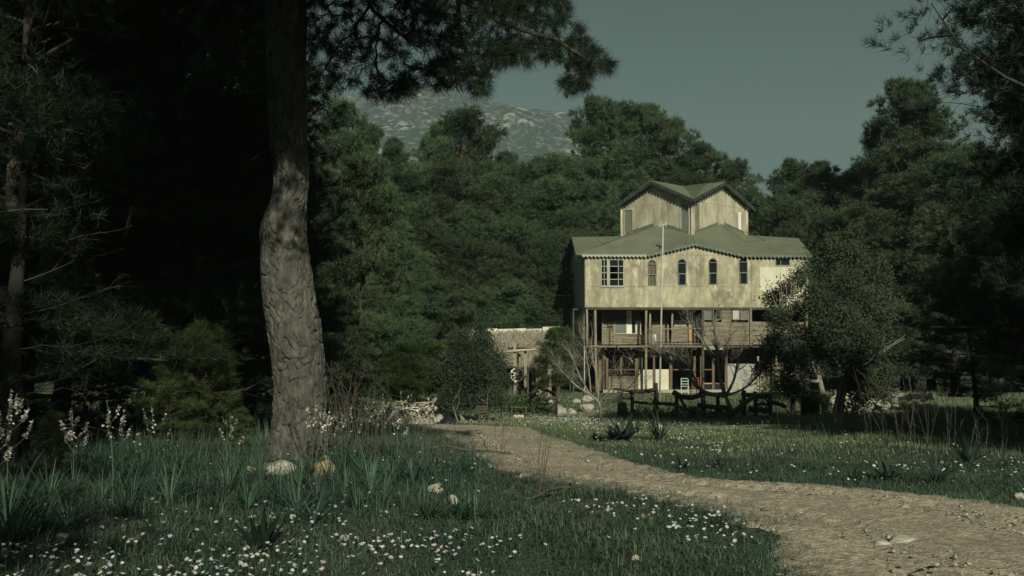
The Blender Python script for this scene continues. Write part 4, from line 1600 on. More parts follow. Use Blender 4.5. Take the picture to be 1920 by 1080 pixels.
# ------------------------------------------------------------------ pines
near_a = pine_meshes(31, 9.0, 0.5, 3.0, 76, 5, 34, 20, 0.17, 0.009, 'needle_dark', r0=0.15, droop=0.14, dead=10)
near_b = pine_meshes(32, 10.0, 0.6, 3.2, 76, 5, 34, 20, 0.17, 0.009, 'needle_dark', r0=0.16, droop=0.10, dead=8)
mid = [pine_meshes(41 + k, 13.0, [1.2, 2.0, 0.6, 3.0, 1.0][k], [3.6, 3.2, 3.9, 3.3, 3.0][k], 46, 4, 26, 12, 0.30, 0.032, 'needle', r0=0.2, spread=1.2, flat=0.7) for k in range(5)]
bushy = [pine_meshes(51 + k, 9.0, 0.2, 3.9, 52, 4, 34, 12, 0.28, 0.032, 'needle', r0=0.14, spread=1.2, flat=0.95, up0=0.30) for k in range(3)]
sap = [pine_meshes(61 + k, 2.2, 0.12, 0.72, 38, 3, 10, 18, 0.15, 0.007, 'needle_young', r0=0.025, up0=0.35, flat=0.9, spread=0.8) for k in range(2)]
sap_b = pine_meshes(64, 3.4, 0.9, 1.0, 40, 3, 16, 12, 0.20, 0.014, 'needle_young', r0=0.05, up0=0.2, flat=0.9)

rr = random.Random(4)
# the dark pines on the left
LEFT_LABEL = 'dark pine in the shaded thicket left of the great trunk'
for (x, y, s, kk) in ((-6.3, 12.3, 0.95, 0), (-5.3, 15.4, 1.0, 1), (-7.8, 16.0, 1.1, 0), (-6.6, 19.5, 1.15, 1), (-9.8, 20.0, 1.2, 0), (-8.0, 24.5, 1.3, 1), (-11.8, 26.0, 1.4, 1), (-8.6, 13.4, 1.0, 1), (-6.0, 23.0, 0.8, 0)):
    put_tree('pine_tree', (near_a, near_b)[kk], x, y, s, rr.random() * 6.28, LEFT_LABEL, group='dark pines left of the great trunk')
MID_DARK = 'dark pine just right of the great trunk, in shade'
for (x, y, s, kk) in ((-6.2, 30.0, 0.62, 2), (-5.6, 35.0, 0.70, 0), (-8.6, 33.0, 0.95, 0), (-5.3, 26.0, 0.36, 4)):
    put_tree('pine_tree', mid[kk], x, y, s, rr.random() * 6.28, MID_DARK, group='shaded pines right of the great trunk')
# unseen trees, added to cast shade on the thicket and the foreground
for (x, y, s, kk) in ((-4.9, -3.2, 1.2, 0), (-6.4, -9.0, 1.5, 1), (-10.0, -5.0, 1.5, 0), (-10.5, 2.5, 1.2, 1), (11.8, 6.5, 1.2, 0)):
    put_tree('pine_tree', (near_a, near_b)[kk], x, y, s, rr.random() * 6.28, 'unseen pine added to shade the thicket and the near grass', group='unseen pines added to shade the foreground')

FOREST = 'sunlit olive green pine in the forest behind the yard'


def forest(px, top, y, kk, label=FOREST, group='pines in the forest behind the yard', wide=1.0):
    x = xpx(px, y)
    zb = g(x, y)
    H = 1.45 + (640 - top) / F_PX * y - zb
    s = H / 13.0
    if wide > 1.25:
        s, wide = H / 9.0, max(0.8, wide * 0.62)
    o = put_tree('pine_tree', bushy[kk % 3] if 'H9' not in globals() and s == H / 9.0 else mid[kk], x, y, s, rr.random() * 6.28, label, group=group)
    o.scale = (s * wide * 1.12, s * wide * 1.12, s)
    return o


OWN = {(638, 200): 'pine with a sunlit shoulder rising just right of the great trunk', (850, 218): 'tallest pine of the forest wall, its round top against the mountain', (742, 274): 'slim pine top standing left of the tallest one against the mountain',
       (684, 238): 'pine top with a flat left side below the hanging bough', (955, 298): 'low pointed pine top below the mountain right of the tallest pine', (1125, 190): 'highest pine left of the house tower, first against the sky', (1372, 312): 'last pine right of the tower, lowering to the open sky',
       (1498, 308): 'rounded pine alone against the sky right of the tower', (1692, 158): 'tall pine with a broad flat crown on the right skyline', (1645, 255): 'pine with a knobby lower crown on the left of the right skyline', (1432, 372): 'lowest pine on the skyline close right of the tower', (815, 246): 'pine top leaning on the left side of the tallest forest pine', (886, 262): 'small pine top on the right side of the tallest forest pine'}
for (px, top, y, kk, w) in (
        (638, 200, 58, 0, 0.72), (684, 238, 66, 3, 0.55), (815, 246, 85, 1, 0.6), (886, 262, 86, 0, 0.55), (742, 274, 84, 1, 0.6), (700, 350, 70, 2, 1.1), (850, 218, 86, 3, 0.9), (795, 312, 80, 4, 0.9), (905, 312, 82, 0, 0.9), (955, 298, 90, 1, 0.7),
        (1000, 306, 88, 2, 0.9), (1050, 298, 84, 3, 0.8), (760, 390, 72, 2, 1.2), (830, 380, 74, 0, 1.2), (900, 400, 73, 2, 1.2), (975, 390, 75, 4, 1.3), (1045, 400, 76, 2, 1.2),
        (720, 450, 62, 4, 1.4), (780, 490, 66, 2, 1.4), (855, 470, 67, 4, 1.5), (930, 480, 68, 2, 1.4), (1005, 470, 68, 0, 1.5), (1060, 460, 72, 4, 1.4), (1100, 350, 84, 0, 1.0), (820, 540, 64, 2, 1.9), (960, 545, 66, 4, 1.9), (1030, 550, 67, 2, 1.9), (890, 555, 65, 0, 1.8), (760, 330, 78, 4, 1.2), (870, 310, 79, 2, 1.1), (940, 340, 77, 0, 1.2), (1015, 340, 78, 2, 1.2), (1075, 330, 80, 4, 1.1), (800, 440, 68, 0, 1.4), (960, 440, 69, 4, 1.4), (700, 560, 56, 2, 1.6), (760, 575, 58, 4, 1.6)):
    forest(px, top, y, kk, OWN.get((px, top), FOREST), wide=w)
for (px, top, y, kk, w) in ((1125, 190, 92, 3, 0.75), (1165, 205, 95, 1, 0.8), (1215, 212, 96, 0, 0.8), (1262, 238, 94, 3, 0.8), (1318, 280, 92, 1, 0.9), (1372, 312, 90, 0, 0.75), (1290, 330, 86, 2, 1.0), (1190, 330, 85, 4, 1.0), (1240, 380, 84, 2, 1.2), (1360, 400, 82, 4, 1.2)):
    forest(px, top, y, kk, OWN.get((px, top), 'tall dark pine rising behind the house tower'), 'tall pines behind the tower', w)
for (px, top, y, kk, w) in ((1432, 372, 88, 2, 0.9), (1460, 380, 80, 0, 1.0), (1498, 308, 78, 3, 0.75), (1545, 318, 74, 1, 0.9), (1590, 330, 70, 2, 1.0), (1500, 400, 72, 4, 1.3), (1560, 420, 66, 0, 1.3), (1620, 400, 60, 2, 1.2)):
    forest(px, top, y, kk, OWN.get((px, top), 'dark pine to the right of the green roofs'), 'pines right of the house', w)
for (px, top, y, kk, w) in ((1645, 255, 66, 0, 0.75), (1692, 158, 64, 3, 0.75), (1745, 190, 63, 1, 0.8), (1640, 390, 62, 2, 1.2), (1715, 330, 60, 4, 1.2), (1790, 300, 58, 0, 1.1), (1860, 280, 60, 2, 1.1)):
    forest(px, top, y, kk, OWN.get((px, top), 'dark pine mass above the olive tree'), 'pines above the olive tree', w)
RIGHT_LABEL = 'shadowy pine with drooping boughs at the edge of the track bank'
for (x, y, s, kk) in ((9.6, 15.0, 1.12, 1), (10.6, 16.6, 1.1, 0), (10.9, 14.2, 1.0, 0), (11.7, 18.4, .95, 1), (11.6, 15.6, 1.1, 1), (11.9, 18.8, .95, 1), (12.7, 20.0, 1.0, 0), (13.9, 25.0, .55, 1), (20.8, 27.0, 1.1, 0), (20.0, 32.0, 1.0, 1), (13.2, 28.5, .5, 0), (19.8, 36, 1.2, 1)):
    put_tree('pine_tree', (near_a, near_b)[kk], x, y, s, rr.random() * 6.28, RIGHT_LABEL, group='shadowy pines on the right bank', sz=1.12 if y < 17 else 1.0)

# saplings
def sapling(px, py, y, h, mesh, label, wide=1.0):
    x = xpx(px, y)
    s = h / (2.2 if mesh is not sap_b else 3.4)
    o = put_tree('pine_sapling', mesh, x, y, s, rr.random() * 6.28, label, 'sapling')
    o.scale = (s * wide, s * wide, s)
    return o


sapling(385, 850, 13.8, 1.55, sap[0], 'bright green feathery pine sapling in front of the dark thicket', 1.25)
sapling(330, 850, 13.2, 1.1, sap[1], 'smaller feathery pine sapling left of the brightest one', 1.2)
sapling(95, 880, 9.2, 0.62, sap[1], 'tiny pine sapling among the flower spikes at far left', 1.1)
sapling(455, 860, 12.8, 0.5, sap[0], 'knee high pine sapling at the foot of the great trunk', 1.2)
sapling(758, 740, 34, 2.5, sap[0], 'slim young pine beside the rubble heap', 1.6)
sapling(803, 740, 36, 2.6, sap[1], 'young pine between rubble heap and grey bush', 1.5)
sapling(855, 740, 39, 3.1, sap_b, 'bushy young pine rising behind the grey bush')
sapling(1042, 760, 41, 3.45, sap_b, 'young pine on a bare stem by the lawn beside the house', 1.05)


# olive tree and olive bush
def olive_meshes(seed, limbs, clusters, nleaf, ln, w, trunk_r, mat='olive', bark='fig', depth=2):
    rng = np.random.default_rng(seed)
    tm = MB()
    for (p, d, L, r) in limbs:
        branching(tm, p, d, L, r, rng, depth, 7, 0.16, 0.10, (2, 3), 0.7, 0.6)
    P, A = [], []
    tot = sum(c[3] ** 2 for c in clusters)
    for (x, y, z, r) in clusters:
        n = int(nleaf * r * r / tot)
        dd = unit(rng.normal(size=(n, 3)))
        rad_ = r * (0.25 + 0.8 * rng.random((n, 1)) ** 0.55)
        p = np.array([x, y, z]) + dd * rad_
        # break the surface into sprigs
        k = max(6, n // 14)
        cen = np.array([x, y, z]) + unit(rng.normal(size=(k, 3))) * r * (0.5 + 0.55 * rng.random((k, 1)))
        w_ = rng.integers(0, k, n)
        p = p * 0.35 + cen[w_] * 0.65 + rng.normal(size=(n, 3)) * (0.045 + 0.14 * (rng.random((n, 1)) < .16))
        P.append(p)
        A.append(unit(dd + np.array([0, 0, 0.4])))
    V = leaves(np.concatenate(P), np.concatenate(A), ln, w, rng, 0.9)
    return new_mesh('trunk', tm.v, tm.f, M[bark], True), quad_mesh('crown', V, M[mat])


OY = 35.5
ox = xpx(1556, OY)
oz = g(ox, OY)


def oc(px, py, r, dy=0.0):
    p = at(px, py, OY + dy)
    return (p.x - ox, dy, p.z - oz, r)


CL = [oc(1600, 440, .35), oc(1590, 480, .55), oc(1545, 500, .6), oc(1500, 520, .45), oc(1640, 520, .6, .4), oc(1575, 540, .8), oc(1520, 570, .75, -.3), oc(1630, 580, .8), oc(1480, 590, .5), oc(1560, 610, .9, -.6), oc(1610, 640, .8, -.4),
      oc(1500, 640, .7), oc(1650, 640, .7, .3), oc(1540, 680, .75, -.3), oc(1600, 700, .6), oc(1480, 690, .45, .3), oc(1500, 730, .45, .4), oc(1650, 700, .5, .2), oc(1465, 640, .35, .2), oc(1680, 580, .5, .5), oc(1560, 470, .5, .5), oc(1575, 725, .45, .5), oc(1452, 600, .5), oc(1448, 650, .55, .2), oc(1468, 720, .5, .2), oc(1440, 690, .4, .3), oc(1455, 560, .4, .2), oc(1475, 545, .4), oc(1515, 755, .45), oc(1610, 748, .5, .3), oc(1650, 735, .45, .3)]
CL = [(x, y + rr.uniform(-.7, .7), z, r * 1.12) for (x, y, z, r) in CL]
om = olive_meshes(71, [((-.1, 0, -.1), (-.25, 0, 1), 1.9, .15), ((.25, .1, -.1), (.25, .1, 1), 2.0, .12), ((.05, .2, -.1), (0, -.2, 1), 2.2, .11)], CL, 52000, 0.12, 0.040, .15)
o = empty('olive_tree', (ox, OY, oz), 0, 'grey green olive tree with several stems hiding the right end of the house', 'tree')
obj('trunk', om[0], o)
obj('crown', om[1], o)
# thin shoots of the olive before the pale wall
shoots = MB()
rng = np.random.default_rng(15)
SP = []
for k in range(9):
    p0 = at(1462 + k * 3.4, 590, OY - 0.5)
    p1 = at(1438 + k * 9.0 + rng.normal() * 4, 503 + abs(k - 4) * 5 + rng.normal() * 6, OY - 0.5)
    mid_ = (p0 + p1) / 2 + Vector((rng.normal() * 0.05, 0, 0))
    shoots.tube([p0, mid_, p1], [0.014, 0.010, 0.004], 4, False)
    for t in np.linspace(0.35, 1, 14):
        q = p0.lerp(p1, float(t))
        SP.append(np.array(q) + rng.normal(size=3) * 0.05)
so = shoots.build('shoots', M['fig'], o)
so.matrix_parent_inverse = Matrix.Translation(-Vector(o.location))
SP = np.array(SP)
lv_ = obj('leaves', quad_mesh('leaves', leaves(SP, np.tile([0, 0, 1.0], (len(SP), 1)), 0.10, 0.04, rng, 0.9), M['olive']), o)
lv_.matrix_parent_inverse = Matrix.Translation(-Vector(o.location))

OY = 34.0
ox = xpx(885, OY)
oz = g(ox, OY)
CL = [oc(860, 640, .5), oc(850, 680, .6), oc(905, 650, .55), oc(890, 690, .75, -.3), oc(835, 700, .4), oc(930, 680, .5, .2), oc(870, 725, .7, -.2), oc(920, 725, .5), oc(840, 735, .4), oc(900, 620, .4, .5), oc(945, 715, .35, .2), oc(880, 660, .6, .4), oc(858, 752, .45, -.2), oc(902, 750, .5, -.2), oc(932, 745, .4), oc(832, 755, .35, -.2), oc(880, 745, .5, -.4)]
CL = [(x, y + rr.uniform(-.3, .3), z, r * 1.05) for (x, y, z, r) in CL]
om2 = olive_meshes(72, [((-.2, 0, -.1), (-.4, 0, 1), .9, .06), ((.2, .1, -.1), (.3, .1, 1), .9, .06), ((.35, -.2, -.1), (.4, -.2, 1), .8, .05), ((-.4, -.2, -.1), (-.5, -.2, 1), .8, .04)], CL, 34000, 0.09, 0.034, .1)
o = empty('olive_bush', (ox, OY, oz), 0, 'rounded grey green olive bush at the far bend of the track', 'bush')
obj('trunk', om2[0], o)
obj('crown', om2[1], o)


# bare fig trees
def fig(px, py, y, limbs, label, seed):
    rng = np.random.default_rng(seed)
    x = xpx(px, y)
    z = g(x, y)
    o = empty('bare_fig_tree', (x, y, z), 0, label, 'tree', None)
    base = Vector((x, y, z))
    tm, bm = MB(), MB()
    for L in limbs:
        pts = [at(a, b2, y + dy) - base for (a, b2, dy) in L[0]]
        r = L[1]
        n = len(pts)
        rs = [r * (1 - 0.55 * i / (n - 1)) for i in range(n)]
        # smooth the limb
        P = resample([tuple(p) for p in pts], 14)
        ker = np.array([.25, .5, .25])
        for _ in range(2):
            P[1:-1] = P[:-2] * .25 + P[1:-1] * .5 + P[2:] * .25
        R_ = np.interp(np.linspace(0, 1, 14), np.linspace(0, 1, n), rs)
        (tm if L[2] == 0 else bm).tube([tuple(p) for p in P], list(R_), 8 if L[2] == 0 else 6, True)
        if L[2] > 0:
            for c in range(int(L[2] * 2.6)):
                i = int(rng.integers(4, 14))
                d = unit(P[i] - P[i - 1])
                d = unit(d + rng.normal(size=3) * 0.55 + np.array([0, 0, 0.25]))
                branching(bm, P[i], d, L[3] * .62 * (0.6 + 0.6 * rng.random()), max(.011, R_[i] * 0.36), rng, 2, 4, 0.16, 0.08, (2, 4), 0.7, 0.7)
    tm.build('trunk', M['fig'], o, smooth=True)
    bm.build('branches', M['fig'], o, smooth=True, kind='stuff')
    return o


fig(1127, 781, 35.5, [
    ([(1127, 784, 0), (1126, 765, 0), (1122, 752, 0), (1116, 746, 0)], 0.085, 0),
    ([(1120, 752, 0), (1105, 738, 0), (1085, 728, -.2), (1068, 712, -.3), (1052, 695, -.3)], 0.05, 7, 0.9),
    ([(1105, 738, 0), (1092, 715, .2), (1078, 685, .3), (1065, 650, .3)], 0.035, 6, 0.9),
    ([(1108, 740, 0), (1105, 700, 0), (1098, 660, 0), (1093, 632, 0)], 0.03, 6, 0.8),
    ([(1122, 752, 0), (1122, 715, 0), (1112, 680, .2), (1108, 640, .3)], 0.035, 6, 0.8),
    ([(1126, 755, 0), (1140, 735, .2), (1160, 710, .3), (1178, 690, .3)], 0.04, 7, 0.8),
    ([(1130, 750, 0), (1150, 745, -.2), (1180, 728, -.3), (1200, 700, -.3)], 0.035, 6, 0.8),
    ([(1132, 778, .2), (1142, 765, .3), (1155, 745, .3), (1160, 730, .3)], 0.025, 4, 0.5),
], 'smaller leafless fig tree with a short pale trunk on the lawn', 81)
fig(1368, 782, 37.5, [
    ([(1370, 787, 0), (1371, 770, 0), (1364, 752, 0), (1360, 740, 0)], 0.12, 0),
    ([(1360, 742, 0), (1330, 742, .1), (1312, 730, .1), (1290, 705, 0), (1262, 680, 0), (1235, 662, 0)], 0.085, 12, 1.2),
    ([(1310, 728, 0), (1295, 690, .3), (1270, 665, .4), (1240, 655, .4)], 0.05, 10, 1.0),
    ([(1360, 742, 0), (1348, 705, 0), (1344, 660, 0), (1338, 600, 0)], 0.08, 10, 1.1),
    ([(1362, 740, 0), (1376, 715, .2), (1385, 670, .4), (1396, 640, .4)], 0.06, 11, 1.0),
    ([(1362, 742, 0), (1395, 730, 0), (1415, 712, 0), (1440, 680, 0)], 0.05, 11, 1.0),
    ([(1344, 690, 0), (1330, 660, .2), (1310, 630, .2), (1290, 600, .2)], 0.04, 9, 0.9),
    ([(1350, 710, 0), (1362, 670, .3), (1370, 620, .3), (1372, 590, .3)], 0.04, 9, 0.9),
], 'larger leafless fig tree with wide crooked limbs before the balcony', 82)

# bare twig tangles: dead boughs of the bank pines
rng = np.random.default_rng(91)
tg = MB()
for (px, py, y, dx, dz, L, r, dep) in ((1960, 430, 17.5, -1, .3, 1.0, .014, 4), (1960, 400, 17.5, -1, .3, 1.1, .012, 4), (1930, 440, 17.2, -1, -.1, .8, .010, 4), (1930, 700, 16.5, -1, -.1, .9, .013, 3), (1900, 560, 18, -.7, -.2, .6, .008, 3),
                                  (1780, 745, 19.5, -.6, 1, .6, .010, 3), (1785, 690, 19.5, -.8, .2, .5, .009, 3), (1900, 440, 17, -1, .22, .9, .010, 4), (1930, 310, 18.5, -1, .35, 1.2, .010, 2), (1840, 200, 19, -1, .3, .9, .008, 2), (1850, 560, 18.5, -1, .02, 1.1, .008, 1), (1860, 400, 17.4, -1, .1, .8, .009, 4), (1800, 390, 17.6, -1, .2, .7, .008, 3)):
    p = at(px, py, y)
    branching(tg, tuple(p), (dx, rng.normal() * .2, dz), L, r, rng, dep, 5, 0.20, 0.0, (3, 4), 0.6, 0.75)
t = empty('dead_bough', at(1960, 440, 17.5), 0, 'tangle of bare grey twigs hanging in front of the dark pines on the bank', 'branch')
to = tg.build('twigs', M['dead'], t, smooth=True, kind='stuff')
to.matrix_parent_inverse = Matrix.Translation(-Vector(t.location))
tg = MB()
for (px, py, y, dx, dz, L, r, dep) in ((35, 590, 10.8, 1, .08, .6, .008, 3), (30, 655, 10.8, 1, .05, .7, .008, 3), (25, 740, 10.8, 1, 0, .6, .007, 3), (40, 470, 10.8, 1, .3, .8, .009, 3), (36, 530, 10.8, 1, .5, .6, .008, 3), (-10, 440, 11, 1, .1, .6, .008, 2)):
    p = at(px, py, y)
    branching(tg, tuple(p), (dx, rng.normal() * .2, dz), L, r, rng, dep, 5, 0.12, 0.0, (2, 3), 0.6, 0.6)
xl = xpx(18, 10.8)
t = empty('dead_pine', (xl, 10.8, g(xl, 10.8)), 0, 'thin dead pine stem with bare sideways twigs at far left', 'tree')
bz = Vector(t.location)
mb = MB().tube([at(14, 900, 10.8) - bz, at(18, 760, 10.8) - bz, at(24, 620, 10.8) - bz, at(32, 520, 10.8) - bz, at(40, 430, 10.8) - bz, at(44, 330, 10.8) - bz], [.13, .115, .10, .075, .055, .03], 10)
mb.build('trunk', M['bark_black'], t, smooth=True)
to = tg.build('twigs', M['bark_far'], t, smooth=True, kind='stuff')
to.matrix_parent_inverse = Matrix.Translation(-bz)

# ------------------------------------------------------------------ yard: hut, hoist, fence, pole, stones
rr = random.Random(77)
# thatched hut
HY = 56.0
p0, p1 = at(882, 640, HY), at(1046, 640, HY)
hut = empty('thatched_hut', ((p0.x + p1.x) / 2, HY, g((p0.x + p1.x) / 2, HY)), 0, 'low hut with grey thatched roof and pale ridge cover left of the house', 'hut')
hb0 = Vector(hut.location)


def hp_(px, py, y):
    return at(px, py, y) - hb0


mb = MB()
rng = np.random.default_rng(14)
RL, RR2 = hp_(884, 621, HY + 1.2), hp_(1050, 616, HY + 1.2)
EL, ER = hp_(868, 676, HY - 0.9), hp_(1052, 682, HY - 0.9)
th_v = []
n = 5200
a = rng.random(n)
b = rng.random(n)
top_ = np.array(RL)[None] * (1 - a[:, None]) + np.array(RR2)[None] * a[:, None]
bot_ = np.array(EL)[None] * (1 - a[:, None]) + np.array(ER)[None] * a[:, None]
pp = top_ * (1 - b[:, None]) + bot_ * b[:, None] + rng.normal(size=(n, 3)) * 0.03
dn = unit(np.array(EL) - np.array(RL))
V = needles(pp, np.tile(dn, (n, 1)), 3, 0.45, 0.03, 0.28, rng, 0.03)
obj('thatch', tri_mesh('thatch', V, M['thatch']), hut)['kind'] = 'stuff'
mb = MB()
off = Vector((0, 0, -0.12))
mb.prism([RL + off, RR2 + off, ER + off, EL + off], (0, 0.02, -0.10))
mb.prism([RL + off, RR2 + off, RR2 + Vector((0, 2.2, -1.8)), RL + Vector((0, 2.2, -1.8))], (0, 0.02, -0.10))
mb.build('roof', M['thatch'], hut)
# pale ridge cover in pieces
cuts = [0, 0.12, 0.30, 0.47, 0.62, 0.80, 1.0]
for i in range(6):
    a, b2 = RL.lerp(RR2, cuts[i] + 0.004), RL.lerp(RR2, cuts[i + 1] - 0.004)
    dz = rr.uniform(-0.04, 0.05)
    sag = Vector((0, 0, -0.05 * math.sin(math.pi * (cuts[i] + cuts[i + 1]) / 2) + dz))
    drop = rr.uniform(0.36, 0.52)
    MB().prism([a + sag + Vector((0, 0, 0.08)), b2 + sag + Vector((0, 0, 0.08)), b2 + sag + Vector((0, -0.35, -drop)), a + sag + Vector((0, -0.35, -drop * rr.uniform(.85, 1.1)))], (0, -0.02, 0.03)).build('ridge_sheet', M['sheet'], hut)
mb = MB()
for t in (0.03, 0.35, 0.66, 0.97):
    q = EL.lerp(ER, t)
    mb.tube([Vector((q.x, q.y + 0.3, -0.2)), Vector((q.x, q.y + 0.3, q.z - 0.1))], 0.07, 7)
mb.build('posts', M['wood_dark'], hut)
mb = MB().box(EL.x + 0.2, ER.x - 0.2, 1.6, 1.7, -0.3, RL.z - 1.6)
mb.box(EL.x + 0.2, EL.x + 0.3, -0.6, 1.6, -0.3, EL.z)
mb.box(ER.x - 0.3, ER.x - 0.2, -0.6, 1.6, -0.3, EL.z)
mb.build('wall', M['wood_dark'], hut)
for px in (1005, 1022):                                                  # vertical boards at its right end
    q0, q1 = hp_(px, 668, HY - 1.1), hp_(px + 12, 735, HY - 1.1)
    MB().box(q0.x, q1.x, q0.y, q0.y + 0.04, -0.1, q0.z).build('board', M['wood'], hut)
q0, q1 = hp_(1030, 616, HY - 0.95), hp_(1052, 650, HY - 0.95)
MB().prism([q0, hp_(1050, 618, HY - .95), q1, hp_(1030, 644, HY - .95)], (0, 0.04, 0)).build('roof_patch', M['bluegrey'], hut)

# timber hoist with a spoked wheel
GY = 43.5
gx = xpx(980, GY)
hoist = empty('timber_hoist', (gx, GY, g(gx, GY)), 0, 'old timber frame of upright posts with crossbeam and a white rimmed wheel', 'frame')
gb = Vector(hoist.location)


def gp_(px, py, dy=0.0):
    return at(px, py, GY + dy) - gb


for (x0, y0, x1, y1, dy, w, m_) in ((966, 745, 965, 643, 0, .12, 'wood_post'), (975, 690, 974, 646, .3, .09, 'wood'), (985, 738, 985, 655, .1, .11, 'wood_post'), (970, 735, 971.5, 644, .5, .08, 'wood_dark'), (1000, 722, 1000, 690, 0, .12, 'wood_post'), (957, 738, 958, 708, .1, .10, 'wood_dark'), (1017, 730, 1017, 703, .2, .10, 'wood_post')):
    MB().beam(gp_(x0, y0, dy), gp_(x1, y1, dy), w, w, (0, 1, 0)).build('post', M[m_], hoist)
MB().tube([gp_(943, 660, -.15), gp_(975, 657, -.15), gp_(1005, 655, -.15)], [.05, .055, .04], 7).build('crossbeam', M['wood_pale'], hoist, smooth=True)
MB().tube([gp_(952, 653, .2), gp_(985, 652, .2), gp_(1004, 656, .2)], [.045, .05, .04], 7).build('crossbeam', M['wood_dark'], hoist, smooth=True)
MB().tube([gp_(958, 688, -.2), gp_(980, 691, -.2)], [.06, .06], 7).build('crossbeam', M['wood_dark'], hoist, smooth=True)
MB().tube([gp_(978, 694, .1), gp_(996, 697, .1)], [.05, .05], 7).build('axle', M['wood_dark'], hoist, smooth=True)
wc = gp_(969, 703, -.3)
wr = 12 / F_PX * GY
wm = MB()
ring = [wc + Vector((math.cos(t) * wr, 0, math.sin(t) * wr)) for t in np.linspace(0, 2 * math.pi, 21)]
wm.tube(ring[6:16], 0.035, 6)
wo_ = wm.build('wheel', M['white'], hoist, smooth=True)
wm = MB().tube(ring[:7], 0.03, 6)
wm.tube(ring[15:], 0.03, 6)
wm.tube([wc + Vector((0, -.08, 0)), wc + Vector((0, .3, 0))], 0.06, 8)
wm.build('rim', M['wood_dark'], wo_, smooth=True)
for kk in range(8):
    t = kk * math.pi / 4 + 0.2
    MB().tube([wc, wc + Vector((math.cos(t) * wr, 0, math.sin(t) * wr))], 0.016, 4).build('spoke', M['white'] if 2 < kk < 6 else M['wood_dark'], wo_)
MB().tube([gp_(945, 712, .1), gp_(957, 706, .1)], [.06, .07], 7).build('arm', M['wood_dark'], hoist, smooth=True)
# weeds round its foot and an arched driftwood log


def leafy(name, px, py, y, w, h, n, mat, ln, lw, label, cat='plant', seed=0, spread=1.0, group=None, dy=None):
    rng = np.random.default_rng(seed)
    p = at(px, py, y)
    x = p.x
    o_z = g(x, y)
    P = rng.normal(size=(n, 3)) * np.array([w * .42, (dy or w) * .42, h * .3]) + np.array([0, 0, h * .5])
    P[:, 2] = np.abs(P[:, 2])
    rootp = np.zeros_like(P)
    A_ = unit(P - np.array([0, 0, h * .1]))
    o = empty(name, (x, y, o_z), 0, label, cat, group)
    st = MB()
    for i in rng.integers(0, n, 14):
        st.tube([(rng.normal() * w * .1, rng.normal() * w * .1, -.03), tuple(P[i] * np.array([.6, .6, .55])), tuple(P[i])], [.012, .008, .004], 4, False)
    st.build('stem', M['fig'], o)
    obj('leaves', quad_mesh('leaves', leaves(P, A_, ln, lw, rng, spread), M[mat]), o)
    return o


leafy('climber', 985, 735, GY - .5, 1.3, .85, 1400, 'broad', .12, .06, 'leafy green climber at the foot of the wheel frame', seed=3)
leafy('shrub', 1450, 735, 45, 1.1, 1.7, 1500, 'broad', .12, .06, 'fresh green shrub beside the olive tree against the house', 'shrub', seed=4)


def simple(name, mb, mat, label, cat, smooth=False, group=None):
    """one mesh, one thing: origin moved to its base"""
    A_ = np.array(mb.v)
    c = Vector((A_[:, 0].mean(), A_[:, 1].mean(), A_[:, 2].min()))
    mb.v = [tuple(Vector(v) - c) for v in mb.v]
    o = mb.build(name, M[mat], None, smooth, loc=c)
    return tag(o, label, cat, group)


mb = MB()
q = [at(a, b2, GY - 1) for a, b2 in ((998, 742), (1003, 732), (1010, 722), (1018, 712), (1026, 706))]
mb.tube(q, [.10, .12, .13, .12, .08], 8)
q = [at(a, b2, GY - 1) for a, b2 in ((1010, 725), (1018, 730), (1028, 733), (1036, 737))]
mb.tube(q, [.09, .08, .06, .04], 7)
simple('driftwood', mb, 'wood_dark', 'crooked dark driftwood log arching beside the wheel frame', 'log', True)
mb = MB()
q = [at(a, b2, GY) for a, b2 in ((1004, 706), (1012, 698), (1020, 696), (1026, 700))]
mb.tube(q, [.12, .22, .22, .12], 8)
simple('tree_stump', mb, 'wood_pale', 'pale forked stump standing right of the wheel frame', 'stump', True)
# low table with white pots
TY = 38.5
tb = at(972, 752, TY)
tz = g(tb.x, TY)
tbl = empty('low_table', (tb.x, TY, tz), 0.1, 'small dark low table with pale pots in front of the wheel frame', 'table')
MB().box(-.33, .33, -.2, .2, .42, .46).build('table_top', M['wood_dark'], tbl)
for sx in (-.28, .28):
    for sy in (-.15, .15):
        MB().box(sx - .025, sx + .025, sy - .025, sy + .025, 0, .418).build('leg', M['wood_dark'], tbl)
for kx, (dx, zz) in enumerate(((-.12, .18), (.02, .16), (.14, .17))):
    mb = MB()
    prof = [(0.05, 0), (0.075, .06), (0.07, .12), (0.045, .16)]
    mb.tube([(tb.x + dx, TY - .3, tz + h_) for _, h_ in prof], [r_ for r_, _ in prof], 10)
    simple('pot', mb, 'offwhite', ['pale pot on the left beneath the low table', 'pale pot in the middle beneath the low table', 'pale pot on the right beneath the low table'][kx], 'pot', True)
# small dark chair by the bush


